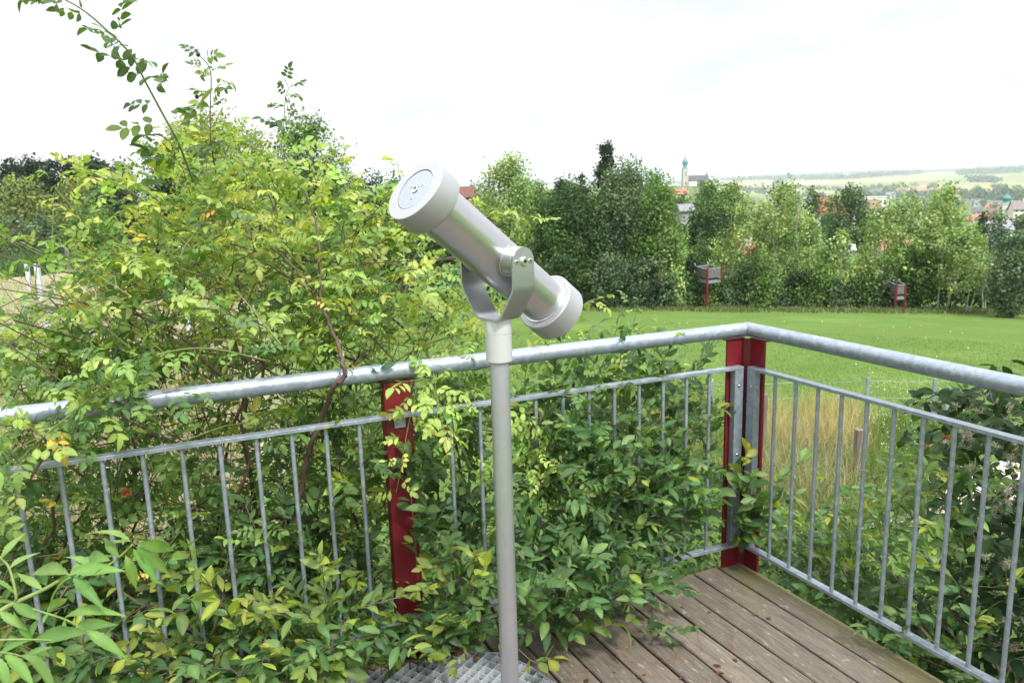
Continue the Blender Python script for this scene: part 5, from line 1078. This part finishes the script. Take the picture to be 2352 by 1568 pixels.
# leafy undergrowth around the platform
def cover(name, label, n, r0, r1, a0, a1, hgt, ls, cols, wts):
    P = wedge(n, r0, r1, a0, a1); P[:, 2] += rng.random(n) ** 1.2 * hgt * (.55 + .45 * np.sin(P[:, 0] * 2.3) * np.cos(P[:, 1] * 1.9)); LV = Leaves(); L = ls * rng.uniform(.6, 1.3, n)
    LV.add(T_ELL, P, rng.normal(0, 1, (n, 3)) * np.array([1, 1, .4]), upn(n, .5), L, L * .3, palette(n, cols, wts, .16), .25, .2); return tag(LV.build(name, M['leaf']), label, kind='stuff')
cover('undergrowth', 'dark leafy undergrowth below the left railing', 60000, 3.2, 8.5, -50, 24, 2.0, .085, [(.03, .08, .02), (.05, .11, .025), (.09, .15, .035), (.14, .18, .05)], (2, 2, 1.3, .6))
cover('undergrowth', 'leafy ground cover below the right railing', 30000, 2.4, 8.0, 24, 62, .85, .07, [(.03, .075, .02), (.05, .11, .028), (.09, .16, .04)], (2, 2, 1))
q = spreadpts(gpoly([(1150, 706), (2420, 713), (2420, 721), (1150, 713)], 260), 40, .45)
blades('edge_growth', 'rough dry and green growth at the foot of the hedge', q, .32, .05, [(.22, .21, .11), (.14, .19, .07), (.10, .16, .05)], (1, 1.4, 1.6), .5)
# ================================================================== LIGHT, SKY, HAZE, CAMERA
SUN_AZ, SUN_EL = R(150), R(52)
w = bpy.data.worlds.new('World'); scene.world = w; w.use_nodes = True; nt = w.node_tree; bg = nt.nodes['Background']
sk = nt.nodes.new('ShaderNodeTexSky'); sk.sky_type = 'NISHITA'; sk.sun_disc = False; sk.sun_elevation = SUN_EL; sk.sun_rotation = SUN_AZ; sk.air_density = 1.0; sk.dust_density = 2.5
tc = nt.nodes.new('ShaderNodeTexCoord'); sx = nt.nodes.new('ShaderNodeSeparateXYZ'); nt.links.new(tc.outputs['Generated'], sx.inputs[0])
nz = noise(nt, 1.7, 6, .58, mapping(nt, tc.outputs['Generated'], (1, 1, 3.2)), .3)
cov = ramp(nt, nz.outputs['Fac'], [(.34, (.72,) * 3), (.52, (1,) * 3)])
nz2 = noise(nt, 3.0, 5, .6, mapping(nt, tc.outputs['Generated'], (1, 1, 3.0))); shade = ramp(nt, nz2.outputs['Fac'], [(.36, (.80, .84, .89)), (.52, (1.0, 1.0, 1.0))])
mr = nt.nodes.new('ShaderNodeMapRange'); nt.links.new(sx.outputs['Z'], mr.inputs[0]); mr.inputs[1].default_value = .3; mr.inputs[2].default_value = 1; mr.inputs[3].default_value = 4.4; mr.inputs[4].default_value = 12.5
cl = nt.nodes.new('ShaderNodeVectorMath'); cl.operation = 'SCALE'; nt.links.new(shade.outputs[0], cl.inputs[0]); nt.links.new(mr.outputs[0], cl.inputs['Scale'])
nt.links.new(mixc(nt, sk.outputs[0], cl.outputs[0], cov.outputs[0]), bg.inputs['Color']); bg.inputs['Strength'].default_value = .1
sun = bpy.data.lights.new('sun', 'SUN'); sun.energy = 1.8; sun.angle = R(9); sun.color = (1, .97, .93); so = bpy.data.objects.new('sun', sun); COL.objects.link(so)
sd = Vector((math.sin(SUN_AZ) * math.cos(SUN_EL), math.cos(SUN_AZ) * math.cos(SUN_EL), math.sin(SUN_EL))); so.rotation_euler = sd.to_track_quat('Z', 'Y').to_euler()
HAZE = 0.00014
if HAZE:
    mb = MB(); mb.abox(-9500, 9500, -300, 9400, -70, 130); hz = mb.build('haze', None); hm = bpy.data.materials.new('haze_air'); hm.use_nodes = True; hn = hm.node_tree; hn.nodes.remove(hn.nodes['Principled BSDF'])
    pv = hn.nodes.new('ShaderNodeVolumePrincipled'); pv.inputs['Color'].default_value = (.80, .88, 1.0, 1); pv.inputs['Density'].default_value = HAZE; hn.links.new(pv.outputs[0], hn.nodes['Material Output'].inputs['Volume']); hz.data.materials.clear(); hz.data.materials.append(hm); tag(hz, 'pale blue air haze over the distant hills', kind='stuff')
cam = bpy.data.cameras.new('camera'); co = bpy.data.objects.new('camera', cam); COL.objects.link(co); scene.camera = co
cam.sensor_width = 23.5; cam.sensor_fit = 'HORIZONTAL'; cam.lens = FPX / 2352 * 23.5; cam.clip_start = .05; cam.clip_end = 20000
cam.dof.use_dof = True; cam.dof.focus_distance = 2.1; cam.dof.aperture_fstop = 6.3
co.matrix_world = Matrix(((CR[0], CU[0], -_F[0], EYE[0]), (CR[1], CU[1], -_F[1], EYE[1]), (CR[2], CU[2], -_F[2], EYE[2]), (0, 0, 0, 1)))
scene.render.engine = 'CYCLES'; cy = scene.cycles; cy.use_denoising = True; cy.use_adaptive_sampling = True; cy.adaptive_threshold = .012
cy.max_bounces = 8; cy.diffuse_bounces = 3; cy.glossy_bounces = 3; cy.transmission_bounces = 6; cy.transparent_max_bounces = 8; cy.volume_bounces = 1; cy.sample_clamp_indirect = 6; cy.caustics_reflective = False; cy.caustics_refractive = False
vs = scene.view_settings; vs.view_transform = 'Standard'; vs.look = 'None'; vs.exposure = 1.35; vs.gamma = 1; vs.use_curve_mapping = False
